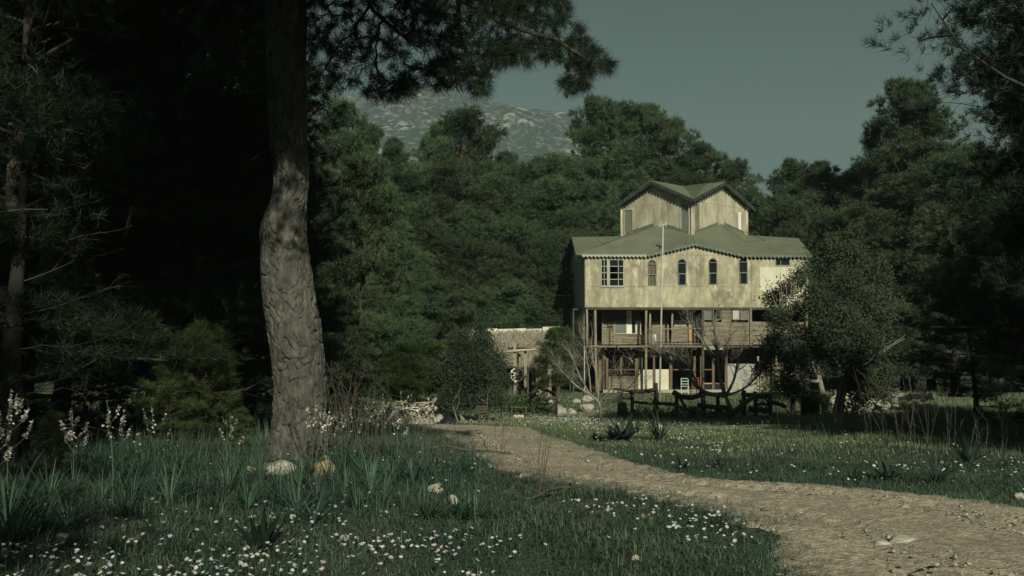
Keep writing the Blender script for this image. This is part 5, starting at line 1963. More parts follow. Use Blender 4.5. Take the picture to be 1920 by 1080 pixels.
def chair(px, y, rz, mat, label, h=0.9, w=0.42, group=None, slats=3):
    p = at(px, 740, y)
    o = empty('chair', (p.x, y, g(p.x, y)), rz, label, 'chair', group)
    s = h / 0.9
    for sx in (-1, 1):
        MB().box(sx * w / 2 - .022, sx * w / 2 + .022, -w / 2 - .02, -w / 2 + .024, 0, .43 * s).build('leg', M[mat], o)
        MB().box(sx * w / 2 - .022, sx * w / 2 + .022, w / 2 - .024, w / 2 + .02, 0, h).build('leg', M[mat], o)
    MB().box(-w / 2 - .02, w / 2 + .02, -w / 2 - .03, w / 2 - .026, .435 * s, .47 * s).build('seat', M[mat], o)
    for i in range(slats):
        z = (.56 + .32 * i / max(1, slats - 1) * .95) * s
        MB().box(-w / 2 + .023, w / 2 - .023, w / 2 - .012, w / 2 + .012, z, z + .05).build('slat', M[mat], o)
    for i in range(2):
        z = (.12 + .15 * i) * s
        MB().box(-w / 2 + .023, w / 2 - .023, -w / 2 - .01, -w / 2 + .012, z, z + .03).build('stretcher', M[mat], o)
        for sx in (-1, 1):
            MB().box(sx * w / 2 - .012, sx * w / 2 + .012, -w / 2 + .025, w / 2 - .025, z + .04, z + .07).build('stretcher', M[mat], o)
    return o


chair(905, 33.0, 0.3, 'wood_dark', 'small dark wooden chair beside the grey green bush', .5, .34)
chair(1284.5, 58.6, 2.9, 'mint', 'pale mint painted wooden chair in front of the house', .95, .40)
chair(1302, 58.8, 3.3, 'red', 'red painted wooden chair beside the mint one', .95, .40)

# flag pole with a cross head and a lamp bracket
PY = 52.0
p0, p1 = at(1236.5, 745, PY), at(1243.5, 421, PY)
p0.z = g(p0.x, PY)
pole = empty('light_pole', p0, 0, 'tall pale metal pole with a small cross head in front of the house', 'pole')
pb = Vector(pole.location)
MB().tube([Vector((0, 0, -.2)), (p1 - pb) * .5, p1 - pb], [.055, .046, .036], 10).build('shaft', M['pole'], pole, smooth=True)
tp = p1 - pb
mb = MB().box(tp.x - .16, tp.x + .16, tp.y - .03, tp.y + .03, tp.z - .02, tp.z + .05)
mb.box(tp.x - .16, tp.x - .11, tp.y - .029, tp.y + .029, tp.z + .051, tp.z + .15)
mb.box(tp.x + .11, tp.x + .16, tp.y - .029, tp.y + .029, tp.z + .051, tp.z + .15)
mb.box(tp.x - .16, tp.x - .11, tp.y - .029, tp.y + .029, tp.z - .12, tp.z - .021)
mb.box(tp.x + .11, tp.x + .16, tp.y - .029, tp.y + .029, tp.z - .12, tp.z - .021)
mb.build('cross_head', M['pole'], pole)
q = at(1241, 463, PY) - pb
mb = MB().tube([q, q + Vector((-.10, -.05, .03)), q + Vector((-.32, -.05, .08))], [.03, .05, .035], 7)
mb.tube([q + Vector((-.10, -.05, .03)), q + Vector((-.12, -.05, -.12))], [.05, .03], 6)
mb.build('bracket', M['black'], pole, smooth=True)

# rustic log fence
rng = np.random.default_rng(55)


def fence(label, y, posts, rails, name='log_fence'):
    x = xpx(posts[0][0], y)
    o = empty(name, (x, y, g(x, y)), 0, label, 'fence')
    b0 = Vector(o.location)
    for (px, pt, pb_, dy, r) in posts:
        q0, q1 = at(px, pb_, y + dy), at(px + rr.uniform(-1, 1), pt, y + dy)
        q0.z = g(q0.x, y + dy) - .15
        mb = MB().tube([q0 - b0, (q0 + q1) / 2 - b0 + Vector((rr.uniform(-.02, .02), 0, 0)), q1 - b0], [r * 1.2, r * 1.15, r * 1.1], 8)
        mb.build('post', M['log'], o, smooth=True)
    for R_ in rails:
        pts, r, dy = R_
        P = resample([tuple(at(a, b2, y + dy) - b0) for a, b2 in pts], 9)
        for _ in range(2):
            P[1:-1] = P[:-2] * .25 + P[1:-1] * .5 + P[2:] * .25
        mb = MB().tube([tuple(p + rng.normal(size=3) * .008) for p in P], [r * 1.2 * rr.uniform(.88, 1.08) for _ in P], 8)
        mb.build('rail', M['log'], o, smooth=True)
    return o


FY = 41.0
fence('log fence with level upper rail left of the doorway', FY, [(1186, 731, 760, 0, .065), (1230, 718, 762, 0, .09), (1163, 735, 775, 0, .10)],
      [([(1150, 729), (1165, 731), (1186, 735)], .05, .1), ([(1180, 735), (1205, 734), (1228, 731)], .075, -.12), ([(1165, 745), (1186, 748)], .05, -.1), ([(1186, 753), (1210, 756), (1226, 758)], .05, -.12)])
fence('log fence with a deeply sagging top rail before the chairs', FY - .6, [(1269, 738, 772, 0, .07), (1318, 735, 775, .1, .09), (1346, 738, 775, .1, .07)],
      [([(1262, 736), (1275, 743), (1297, 747), (1312, 741), (1320, 736)], .09, -.14), ([(1312, 734), (1330, 739), (1348, 741), (1363, 739)], .08, -.16), ([(1222, 753), (1245, 757), (1268, 759)], .06, -.1), ([(1262, 758), (1280, 765), (1292, 770)], .055, -.12), ([(1307, 759), (1335, 763), (1366, 765)], .085, -.14),
       ([(1273, 742), (1280, 756), (1286, 765)], .05, .1)])
fence('log fence with crossed rails beside the olive tree', FY - 1.0, [(1394, 732, 775, 0, .085), (1416, 735, 772, .3, .07), (1444, 738, 772, .2, .07), (1486.5, 746, 800, -3.0, .09)],
      [([(1400, 740), (1420, 744), (1440, 743)], .08, -.16), ([(1438, 752), (1455, 756), (1474, 762)], .07, -.16), ([(1404, 766), (1425, 769), (1442, 770)], .09, -.2), ([(1419, 758), (1442, 758)], .05, .2), ([(1386, 752), (1398, 755)], .05, -.3)])
mb = MB()
P = [at(1262, 789, 36.8), at(1300, 772, 37.6), at(1340, 754, 38.4), at(1372, 738, 39.2), at(1412, 748, 39.6)]
P = [at(1358 + (a - 1262) * .42, b2, y) for (a, b2, y) in ((1262, 789, 36.6), (1300, 775, 37.2), (1340, 760, 38.0), (1400, 741, 39.0))]
mb.tube([tuple(p) for p in P], [.10, .105, .10, .09], 8)
simple('leaning_log', mb, 'log', 'long dark log leaning diagonally against the crossed rails', 'log', True)
mb = MB()
mb.tube([at(1487, 757, 37), at(1500, 761, 37), at(1515, 762, 37), at(1530, 760, 37)], .008, 4)
simple('wire', mb, 'pole', 'slack pale wire strung from the lone fence post', 'wire')
# dark stumps among the fence
for (px, y, h, r, lab) in ((1168, 38.2, .62, .13, 'black rotten stump left of the level fence rail'), (1297, 39, .40, .16, 'dark low stump under the sagging rail'), (1262, 39.2, .30, .14, 'dark stub of wood left of the sagging rail')):
    x = xpx(px, y)
    z = g(x, y)
    mb = MB().tube([(x, y, z - .05), (x + .02, y, z + h * .5), (x - .01, y, z + h)], [r * 1.1, r, r * .7], 9, True, .25, rr)
    simple('tree_stump', mb, 'wood_dark', lab, 'stump')
# heaps of cut brush along the fence
for (px, y, w, h, n, lab, sd) in ((1175, 38.4, .7, .55, 26, 'dark heap of cut brush at the left end of the fence', 1), (1240, 39.2, .9, .45, 28, 'low tangle of dark brush below the level fence rail', 2), (1330, 38.8, .8, .4, 24, 'dark brush under the sagging rail and fig trunk', 3), (1462, 37.6, .7, .5, 24, 'dark brush beside the crossed rails', 4)):
    x = xpx(px, y)
    r_ = np.random.default_rng(600 + sd)
    bmh = MB()
    for k in range(n):
        p_ = (r_.normal() * w * .5, r_.normal() * .3, -.02)
        branching(bmh, p_, (r_.normal() * .8, r_.normal() * .4, .7), h * (.6 + .5 * r_.random()), .012, r_, 1, 4, .2, .0, (2, 3), .6, .6)
    bmh.tube([(-w * 1.2, 0, .01), (0, .02, .02), (w * 1.2, 0, .01)], [.02, .03, .02], 6)
    tag(bmh.build('brush_heap', M['wood_dark' if sd != 1 else 'fig'], None, loc=(x, y, g(x, y))), lab, 'brush')
for i, (px, py, y, h, lab) in enumerate(((1215, 775, 38.0, .42, 'dark blue green tuft at the foot of the level rail'), (1285, 778, 37.6, .5, 'dark blue green tuft at the foot of the sagging rail'), (1355, 780, 37.4, .4, 'dark tuft just left of the larger fig trunk'))):
    leafy('shrub', px, py, y, .9, h, 900, 'olive', .09, .03, lab, 'shrub', seed=40 + i)
# black torn stump on the right
mb = MB()
bx = at(1590, 790, 33)
for k in range(11):
    a = rr.uniform(-1, 1)
    tipx = 1590 + a * 26
    q = at(tipx, 765 - rr.uniform(-6, 16), 33 + rr.uniform(-.2, .2))
    b0 = Vector((bx.x + a * .15, 33 + rr.uniform(-.1, .1), g(bx.x, 33) - .05))
    mb.tube([b0, (b0 + q) / 2 + Vector((rr.uniform(-.08, .08), 0, rr.uniform(-.05, .08))), q], [.06, .04, .008], 5)
simple('uprooted_stump', mb, 'black', 'black uprooted stump with spiky roots before the pale stone bank', 'stump')
# blue grey panel by the lone post
mb = MB()
q0, q1 = at(1502, 735, 38), at(1524, 775, 38)
mb.box(q0.x, q1.x + .25, 38, 38.06, g(q0.x, 38) - .05, q0.z)
o = simple('metal_panel', mb, 'bluegrey', 'upright blue grey panel with pale top edge behind the lone post', 'panel')
mb = MB().box(q0.x - .02, q1.x + .27, 37.98, 38.08, q0.z + .002, q0.z + .05)
e = mb.build('top_edge', M['offwhite'], o)
e.matrix_parent_inverse = Matrix.Translation(-Vector(o.location))


# ------------------------------------------------------------------ stones
def stone_mesh(seed, sx, sy, sz, sub=2, rough=0.22, mat='rock'):
    import bmesh
    bm = bmesh.new()
    bmesh.ops.create_icosphere(bm, subdivisions=sub, radius=1)
    r = random.Random(seed)
    o = Vector((r.random() * 50, r.random() * 50, r.random() * 50))
    from mathutils import noise as mn
    planes = [(Vector((r.gauss(0, 1), r.gauss(0, 1), r.gauss(0, 1))).normalized(), r.uniform(.62, .95)) for _ in range(9)]
    for v in bm.verts:
        p = v.co.copy()
        for n_, d_ in planes:
            t = p.dot(n_)
            if t > d_:
                p -= n_ * (t - d_) * .9
        p *= 1 + rough * mn.noise(p * 1.6 + o) + rough * .35 * mn.noise(p * 5 + o)
        v.co = Vector((p.x * sx, p.y * sy, p.z * sz))
    me = bpy.data.meshes.new('stone')
    bm.to_mesh(me)
    bm.free()
    me.materials.append(M[mat])
    return me


def rock(px, py, w, h, label, mat='rock', y=None, seed=None, sink=.3, cat='rock', group=None, dpt=None):
    p = onground(px, py) if y is None else at(px, py, y)
    if y is not None:
        p.z = g(p.x, y)
    s = p.y / F_PX
    sx, sz = w * s / 2, h * s / (2 - 2 * sink)
    me = stone_mesh(seed or int(px * 7 + py), sx, dpt or sx * .8, sz, 3, .22, mat)
    o = obj('rock', me, None, (p.x, p.y, p.z + sz * (1 - 2 * sink)))
    o.rotation_euler = (0, 0, 0)
    return tag(o, label, cat, group)


rock(524, 890, 62, 26, 'long white flat rock lying at the foot of the great pine')
rock(509, 878, 20, 12, 'small white stone behind the long white rock')
rock(470, 888, 26, 14, 'low tan stone left of the long white rock', 'rock_tan')
rock(609, 893, 44, 34, 'upright tan boulder just right of the great trunk', 'rock_tan', sink=.2)
rock(608, 868, 22, 14, 'white stone behind the tan boulder')
rock(818, 926, 34, 18, 'pale flat rock in the grass left of the track')
rock(851, 952, 20, 24, 'pale pointed rock beside the dark leafed clump', sink=.15)
rock(515, 998, 40, 14, 'tan flat stone behind the dark rosette plant', 'rock_tan')
rock(117, 1012, 24, 14, 'greyish stone in the flower meadow at lower left')
rock(645, 1012, 22, 10, 'dull pale stone half sunk in the daisies')
rock(1206, 972, 14, 10, 'small tan stone in the grass by the near edge of the track', 'rock_tan')
rock(1192, 1050, 16, 9, 'white pebble alone in the lower meadow')
rock(808, 766, 26, 22, 'left of two pale boulders by the black plastic sheet', y=31)
rock(824, 766, 26, 18, 'right of two pale boulders by the black plastic sheet', y=31.2)
rock(838, 787, 12, 8, 'small pale stone below the black plastic sheet')
rock(1103, 744, 30, 18, 'lower of two white stacked boulders behind the small fig', y=44, seed=5, sink=.1)
o = rock(1102, 744, 28, 14, 'upper of two white stacked boulders behind the small fig', y=44, seed=8, sink=.1)
o.location.z += 19 / F_PX * 44
for o_ in (bpy.data.objects.get('rock'),):
    pass
rock(1056, 742, 18, 13, 'large pale rock behind the thin sapling stem', y=43)
rock(1048, 752, 16, 20, 'upright grey rock left of the large pale one', y=42)
rock(1072, 745, 18, 10, 'pale stone between the large rock and the stacked boulders', y=43)
rock(1082, 756, 18, 9, 'flat white stone on the lawn edge near the small fig')
rock(1070, 738, 14, 8, 'small pale stone behind its larger neighbours', y=44)
rock(1032, 757, 12, 8, 'little stone at the left end of the pale rock row')
rock(1122, 734, 16, 6, 'thin flat pale slab right of the stacked boulders', y=44)
rock(1690, 1018, 66, 14, 'large flat pale slab sunk in the near track', sink=.42)
rock(1650, 1020, 40, 8, 'thin flat slab left of the large one in the track', sink=.42)
rock(1600, 1057, 40, 12, 'pale flat stone low in the stony track', sink=.4)
rock(1560, 1050, 28, 10, 'smaller pale stone beside the low flat one in the track', sink=.4)
rock(1860, 1055, 50, 8, 'long pale slab at the right end of the track', sink=.42)
rock(1540, 970, 24, 8, 'pale stone in the middle of the track', sink=.4)
rock(1696, 955, 22, 9, 'tan stone on the far side of the track', 'rock_tan', sink=.4)
rock(1910, 938, 26, 14, 'white stone on the verge at far right')
rock(1382, 973, 30, 10, 'two toned pale stone on the near edge of the track', sink=.4)
rock(1235, 803, 22, 7, 'flat white stone on the lawn before the fence')

# pale stone bank behind the olive
SY = 40.5
x0, x1 = xpx(1560, SY), xpx(1690, SY)
bank = empty('stone_wall', (x0, SY, g(x0, SY)), 0, 'low wall of pale rough stones behind the olive tree', 'wall')
smesh = [stone_mesh(200 + k, .19, .16, .11, 1, .2) for k in range(6)]
row = 0
zz = -.05
while row < 7:
    x = rr.uniform(0, .2)
    while x < x1 - x0:
        hgt = 1.0 - .25 * abs(math.sin(x * .9)) if x < 2 else .95
        if zz < hgt:
            o = obj('stone', rr.choice(smesh), bank, (x, rr.uniform(-.06, .06) + zz * .12, zz + .1))
            s_ = rr.uniform(.6, 1.35)
            o.scale = (s_ * rr.uniform(.8, 1.3), 1, s_ * rr.uniform(.8, 1.2))
            o.location.z += rr.uniform(-.07, .05)
            o.rotation_euler = (rr.uniform(-.4, .4), rr.uniform(-.5, .5), rr.uniform(-3, 3))
        x += rr.uniform(.30, .40)
    zz += .165
    row += 1
# second patch of the same pale wall further back
SY2 = 44
x0 = xpx(1686, SY2)
bank = empty('stone_wall', (x0, SY2, g(x0, SY2)), 0, 'short heap of pale stones glimpsed deeper between the right hand stems', 'wall')
for k in range(34):
    o = obj('stone', rr.choice(smesh), bank, (rr.uniform(0, 1.6), rr.uniform(-.2, .2), rr.uniform(.0, .9)))
    o.rotation_euler = (rr.uniform(-.3, .3), rr.uniform(-.3, .3), rr.uniform(-3, 3))
# grey stones under the fence
base_st = empty('stone_row', (xpx(1190, 40), 40, g(xpx(1190, 40), 40)), 0, 'line of half buried grey stones under the log fence', 'wall')
for k in range(64):
    x = xpx(1165 + k * 4.6, 40) - base_st.location.x
    y = rr.uniform(-.8, .3)
    o = obj('stone', rr.choice(smesh), base_st, (x, y, g(x + base_st.location.x, 40 + y) - base_st.location.z + rr.uniform(-.02, .06)))
    s = rr.uniform(.5, 1.0)
    o.scale = (s, s, s * .8)
    o.rotation_euler = (0, 0, rr.uniform(-3, 3))

# rubble heap with planks beside the young pines
HY = 29.5
hx = xpx(750, HY)
heap = empty('rubble_heap', (hx, HY, g(hx, HY)), 0, 'long heap of pale broken stone and splintered planks at the track bend', 'rubble')
small = [stone_mesh(300 + k, .09, .08, .05, 1, .25, 'rubble') for k in range(5)]
for k in range(190):
    t = rr.random()
    px = 692 + t * 125
    top = 782 - 12 * min(1, t * 4) - 16 * t - (16 if t > .75 else 0) * (t - .75) * 4
    pz = at(px, rr.uniform(top, 782), HY + rr.uniform(-.5, .6))
    o = obj('stone', rr.choice(small), heap, pz - heap.location)
    s = rr.uniform(.35, 1.1)
    o.scale = (s, s, s)
    o.rotation_euler = (rr.uniform(-3, 3), rr.uniform(-3, 3), rr.uniform(-3, 3))
for k in range(9):
    px, py = rr.uniform(700, 800), rr.uniform(752, 772)
    c = at(px, py, HY - rr.uniform(.3, .6)) - heap.location
    a = rr.uniform(-.5, .5)
    L = rr.uniform(.12, .3)
    d = Vector((math.cos(a), rr.uniform(-.4, .4), math.sin(a) * .8)) * L
    MB().beam(c - d, c + d, .05, .02).build('plank', M['wood_pale'] if k % 3 else M['white'], heap)
# earth body of the heap
mb = MB()
V_, F_ = [], []
for i in range(25):
    for j in range(9):
        t = i / 24
        px = 688 + t * 135
        top = 782 - 12 * min(1, t * 4) - 16 * t - (16 if t > .75 else 0) * (t - .75) * 4
        top += 14
        hh = max(0, (at(px, top, HY).z - g(xpx(px, HY), HY))) * math.sin(math.pi * j / 8) * math.sin(math.pi * min(1, max(0, t * 1.05))) ** .3
        yy = HY - .8 + 1.8 * j / 8
        xx = xpx(px, HY)
        V_.append(Vector((xx, yy, g(xx, yy) - .05 + hh)) - heap.location)
for i in range(24):
    for j in range(8):
        a = i * 9 + j
        F_.append([a, a + 9, a + 10, a + 1])
mb.add(V_, F_)
mb.build('earth', M['rubble'], heap, smooth=True)
# black plastic sheet
mb = MB()
V_, F_ = [], []
for i in range(15):
    for j in range(7):
        p = at(812 + i * 3.6, 775, 29.6 + j * .16)
        h = .26 * math.exp(-((i - 8) / 4.2) ** 2 - ((j - 3) / 2.4) ** 2) + rr.uniform(0, .05)
        V_.append(Vector((p.x, p.y, g(p.x, p.y) + .02 + h)))
for i in range(14):
    for j in range(6):
        a = i * 7 + j
        F_.append([a, a + 7, a + 8, a + 1])
mb.add(V_, F_)
simple('plastic_sheet', mb, 'tarp', 'crumpled black plastic sheet lying beside two pale boulders', 'sheet', True)

# fallen branches on the grass, and a pole in place of a shadow streak
def fallen(pts, r, label, seed, tw=5, L=.3):
    rng = np.random.default_rng(seed)
    mb = MB()
    P = []
    for (px, py, lift) in pts:
        p = onground(px, py)
        p.z += r + lift
        P.append(np.array(p))
    P = resample(P, 10)
    P[1:-1] += rng.normal(size=(8, 3)) * r * 1.2
    mb.tube([tuple(p) for p in P], [r * (1 - .05 * i) for i in range(10)], 7)
    for k in range(tw):
        i = int(rng.integers(1, 9))
        branching(mb, P[i], (rng.normal(), rng.normal() * .4, .35), L, r * .45, rng, 1, 4, .2, .0, (2, 2), .6, .5)
    return simple('branch_or_shadow_streak', mb, 'wood_dark', label, 'branch', True)


fallen([(985, 940, 0), (1020, 935, .02), (1045, 925, .06), (1085, 922, .03)], .016, 'dark crooked fallen branch in the grass beside the track', 5, 6, .22)
fallen([(1060, 916, .01), (1085, 920, .02), (1105, 922, .0)], .014, 'short dark stick at the edge of the track', 6, 2, .12)
fallen([(1105, 958, 0), (1122, 958, .03), (1138, 964, 0)], .016, 'small grey twig bundle in the meadow', 7, 4, .12)
fallen([(640, 846, .03), (760, 846, .03), (860, 850, .02), (955, 853, .0)], .028, 'long dark pole standing for a shadow streak from the weeds onto the track', 8, 2, .3)  # dark pole added where only a streak of shadow crosses the track

# ------------------------------------------------------------------ grass, flowers, gravel
rng = np.random.default_rng(101)


def scatter(n, y0, y1, seed, margin=1.22, power=1.0):
    r = np.random.default_rng(seed)
    y = np.sqrt(y0 ** 2 + (y1 ** 2 - y0 ** 2) * r.random(n))
    x = (r.random(n) - 0.5) * y * 1920 / F_PX * margin
    return x, y


def pix(x, y, z):
    """photo pixel of world points (for laying out zones of growth seen in the photo)"""
    d = np.stack([x, y, z - EYE.z], 1)
    f = d @ np.array(FWD)
    return 960 + F_PX * (d @ np.array(RIGHT)) / f, 540 - F_PX * (d @ np.array(UP)) / f


def path_dist_ok(x, y, keep_edge, seed):
    """grass off the track, thinning at its margins"""
    r = np.random.default_rng(seed)
    sc = 0.08 + 0.55 * fbm2(x, y, 1.3, 77, 2) ** 2
    jx = x + r.normal(size=len(x)) * sc * .6
    jy = y + r.normal(size=len(x)) * sc * .6
    ins = in_path(jx, jy)
    return ~ins | (r.random(len(x)) < keep_edge)


def blades(x, y, h, w, seed, segs=2, lean=.45):
    r = np.random.default_rng(seed)
    n = len(x)
    z = gz(x, y) - .01
    b = np.stack([x, y, z], 1)
    az = r.random(n) * 6.283
    d = np.stack([np.cos(az), np.sin(az), np.zeros(n)], 1)
    s = np.stack([-np.sin(az), np.cos(az), np.zeros(n)], 1)
    ln = (lean * (.3 + r.random(n)))[:, None]
    up = np.array([0, 0, 1.0])
    h = h[:, None]
    w = np.asarray(w)[:, None] if hasattr(w, '__len__') else w
    if segs == 1:
        V = np.stack([b - s * w / 2, b + s * w / 2, b + up * h + d * h * ln], 1).reshape(-1, 3)
        return V, np.arange(len(V)).reshape(-1, 3)
    m = b + up * h * .58 + d * h * ln * .3
    t = b + up * h * (1 - .25 * ln) + d * h * ln
    V = np.stack([b - s * w / 2, b + s * w / 2, m + s * w * .38, m - s * w * .38, t], 1).reshape(-1, 3)
    o = np.arange(n)[:, None] * 5
    F = np.concatenate([o + np.array([[0, 1, 2]]), o + np.array([[0, 2, 3]]), o + np.array([[3, 2, 4]])], 0)
    return V, F


VV, FF, off = [], [], 0


def add(VF):
    global off
    VV.append(VF[0])
    FF.append(VF[1] + off)
    off += len(VF[0])


# near meadow
x, y = scatter(150000, 4.8, 13.5, 1)
ok = path_dist_ok(x, y, .012, 2)
x, y = x[ok], y[ok]
dens = fbm2(x, y, .9, 11, 3)
keep = rng.random(len(x)) < .35 + 1.2 * dens
x, y = x[keep], y[keep]
h = .03 + .14 * fbm2(x, y, 1.1, 12, 3) ** 1.6 * (.4 + 1.2 * rng.random(len(x)))
hx_ = np.clip((-x - .2 - .12 * (y - 6)) / 3, 0, 1)
h = h * (1 + .7 * hx_ * rng.random(len(x)))
isdry = rng.random(len(x)) < .10
DRY = blades(x[isdry], y[isdry], h[isdry] * 1.1, .004 + .002 * rng.random(isdry.sum()), 26, 2, 1.6)
add(blades(x[~isdry], y[~isdry], h[~isdry] * .8, .0055 + .0035 * rng.random((~isdry).sum()), 3, 2, 1.5))
# taller mixed weeds on the left verge
x, y = scatter(26000, 7.4, 13.5, 17)
px, py = pix(x, y, gz(x, y))
k = (px < 900) & (py < 975) & path_dist_ok(x, y, 0, 18) & (fbm2(x, y, 1.5, 19, 3) > .42)
x, y = x[k], y[k]
add(blades(x, y, .10 + .24 * rng.random(len(x)) ** 1.8, .006, 20, 2, .9))
# weeds on the crown of the track and along its margins
x, y = scatter(9000, 5, 24, 21)
k = in_path(x, y) & (fbm2(x, y, 1.0, 22, 3) > .56)
x, y = x[k], y[k]
add(blades(x, y, .06 + .05 * rng.random(len(x)), .007, 23, 1, 1.0))
# short grass creeping in over both edges
k = 26000
i = rng.integers(22, len(NE) - 24, k)
t = rng.exponential(.035, k)
t = np.where(rng.random(k) < .5, t, 1 - t)
q = NE[i] * (1 - t[:, None]) + FE[i] * t[:, None] + rng.normal(size=(k, 2)) * .12
q = q[(q[:, 1] > 4.5) & (fbm2(q[:, 0], q[:, 1], 1.6, 24, 3) > .42)]
add(blades(q[:, 0], q[:, 1], .055 + .05 * rng.random(len(q)), .007, 25, 1, 1.0))
# middle
x, y = scatter(120000, 13.5, 26, 4)
ok = path_dist_ok(x, y, .006, 5)
x, y = x[ok], y[ok]
keep = rng.random(len(x)) < .3 + 1.3 * fbm2(x, y, .6, 13, 3)
x, y = x[keep], y[keep]
px, py = pix(x, y, gz(x, y))
tall = np.clip((px - 1380) / 200, 0, 1) * np.clip((y - 12.5) / 3, 0, 1)
h = (.03 + .14 * fbm2(x, y, .9, 14, 3) ** 1.6 * (.4 + 1.2 * rng.random(len(x)))) * .72 * (1 + 1.2 * tall * rng.random(len(x)) ** 2)
tl = np.clip((800 - px) / 60, 0, 1)
h = h * (1 + 1.8 * tl * rng.random(len(x)))
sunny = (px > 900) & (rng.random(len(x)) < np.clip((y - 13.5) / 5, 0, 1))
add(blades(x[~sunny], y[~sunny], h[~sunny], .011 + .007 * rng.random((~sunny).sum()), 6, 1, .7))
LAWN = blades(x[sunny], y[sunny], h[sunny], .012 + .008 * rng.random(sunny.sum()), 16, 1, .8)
# far lawn
x, y = scatter(110000, 26, 60, 7, 1.15)
ok = path_dist_ok(x, y, .0, 8)
x, y = x[ok], y[ok]
keep = rng.random(len(x)) < .3 + 1.3 * fbm2(x, y, .4, 15, 3)
x, y = x[keep], y[keep]
px, py = pix(x, y, gz(x, y))
tall = np.clip((px - 1430) / 120, 0, 1)
h = (.06 + .09 * rng.random(len(x))) * (1 + 1.5 * tall * rng.random(len(x)))
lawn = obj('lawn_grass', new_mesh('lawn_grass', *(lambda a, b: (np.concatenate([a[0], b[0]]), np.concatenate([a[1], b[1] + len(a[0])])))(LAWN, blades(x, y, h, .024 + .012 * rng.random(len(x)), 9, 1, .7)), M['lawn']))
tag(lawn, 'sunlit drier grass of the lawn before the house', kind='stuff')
grass = obj('grass', new_mesh('grass', np.concatenate(VV), np.concatenate(FF), M['grass']))
tag(grass, 'green spring grass over the meadow and yard', kind='stuff')


tag(obj('dry_grass', new_mesh('dry_grass', *DRY, M['dry'])), 'dry straw coloured blades among the near grass', kind='stuff')


def flower_heads(x, y, z, r_, seed, n=7):
    """little cupped rosettes facing roughly up"""
    r = np.random.default_rng(seed)
    k = len(x)
    c = np.stack([x, y, z], 1)
    nrm = unit(np.stack([r.normal(size=k) * .35, r.normal(size=k) * .35 - .25, np.ones(k)], 1))
    t = unit(np.cross(nrm, unit(r.normal(size=(k, 3)))))
    b = np.cross(nrm, t)
    R_ = (r_ * (.7 + .6 * r.random(k)))[:, None]
    V = [c - nrm * R_ * .15]
    for i in range(2 * n):
        a = math.pi * i / n
        rr_ = R_ * (1.0 if i % 2 == 0 else .62)
        V.append(c + (t * math.cos(a) + b * math.sin(a)) * rr_ + nrm * R_ * .12)
    V = np.stack(V, 1).reshape(-1, 3)
    m = 2 * n + 1
    o = (np.arange(k) * m)[:, None]
    F = np.concatenate([o + np.array([[0, 1 + i, 1 + (i + 1) % (2 * n)]]) for i in range(2 * n)], 0)
    return V, F


def patchy(n, y0, y1, seed, sc, thr, zone=None, edge=0.0):
    x, y = scatter(n, y0, y1, seed, 1.15)
    r = np.random.default_rng(seed + 1)
    f = fbm2(x, y, sc, seed + 2, 3)
    keep = (f > thr + r.normal(size=n) * .05) & ~in_path(x, y)
    x, y = x[keep], y[keep]
    if zone is not None:
        px, py = pix(x, y, gz(x, y))
        k = zone(px, py, r)
        x, y = x[k], y[k]
    return x, y


VV, FF, off = [], [], 0


def zone_near(px, py, r):
    p = np.full(len(px), .10)
    p = np.maximum(p, .95 * np.clip((py - 1000) / 50, 0, 1) * (px < 980))
    p = np.maximum(p, .8 * np.exp(-(((px - 1110) / 190) ** 2 + ((py - (985 + (px - 1110) * .12)) / 26) ** 2)))
    p = np.maximum(p, .75 * np.exp(-(((px - 1290) / 110) ** 2 + ((py - (1000 + (px - 1290) * .22)) / 30) ** 2)))
    p = np.maximum(p, .55 * np.exp(-(((px - 350) / 260) ** 2 + ((py - 1000) / 30) ** 2)))
    p = np.maximum(p, .35 * np.exp(-(((px - 1330) / 180) ** 2 + ((py - 955) / 14) ** 2)))
    p = np.where((px < 560) & (py < 960), p * .15, p)
    p = np.where((px > 1000) & (px < 1250) & (py > 1035), p * .4, p)
    return r.random(len(px)) < p


x, y = patchy(17000, 5.0, 13, 31, 1.3, .46, zone_near)
hh = .055 + .06 * rng.random(len(x))
add(flower_heads(x, y, gz(x, y) + hh, .0145, 33))
STX, STY, STH = x, y, hh


def zone_mid(px, py, r):
    p = np.full(len(px), .05)
    p = np.maximum(p, .95 * np.exp(-(((px - 1060) / 80) ** 2 + ((py - 788) / 12) ** 2)))
    p = np.maximum(p, .55 * np.exp(-(((px - 1000) / 60) ** 2 + ((py - 775) / 7) ** 2)))
    p = np.maximum(p, .5 * np.exp(-(((px - 1180) / 100) ** 2 + ((py - 806) / 12) ** 2)))
    p = np.maximum(p, .4 * np.exp(-(((px - 1260) / 80) ** 2 + ((py - 826) / 14) ** 2)))
    p = np.maximum(p, .3 * np.exp(-(((px - 1350) / 120) ** 2 + ((py - 850) / 18) ** 2)))
    p = np.maximum(p, .35 * np.exp(-(((px - 1600) / 260) ** 2 + ((py - 888) / 14) ** 2)))
    p = np.maximum(p, .5 * np.exp(-(((px - 850) / 50) ** 2 + ((py - 794) / 5) ** 2)))
    p = np.where(px < 780, p * .1, p)
    return r.random(len(px)) < p


x, y = patchy(48000, 11, 45, 41, .9, .40, zone_mid)
add(flower_heads(x, y, gz(x, y) + .06 + .06 * rng.random(len(x)), .019, 43, 4))
daisies = tag(obj('daisies', new_mesh('daisies', np.concatenate(VV), np.concatenate(FF), M['petal'])), 'small white daisies scattered in drifts through the grass', kind='stuff')
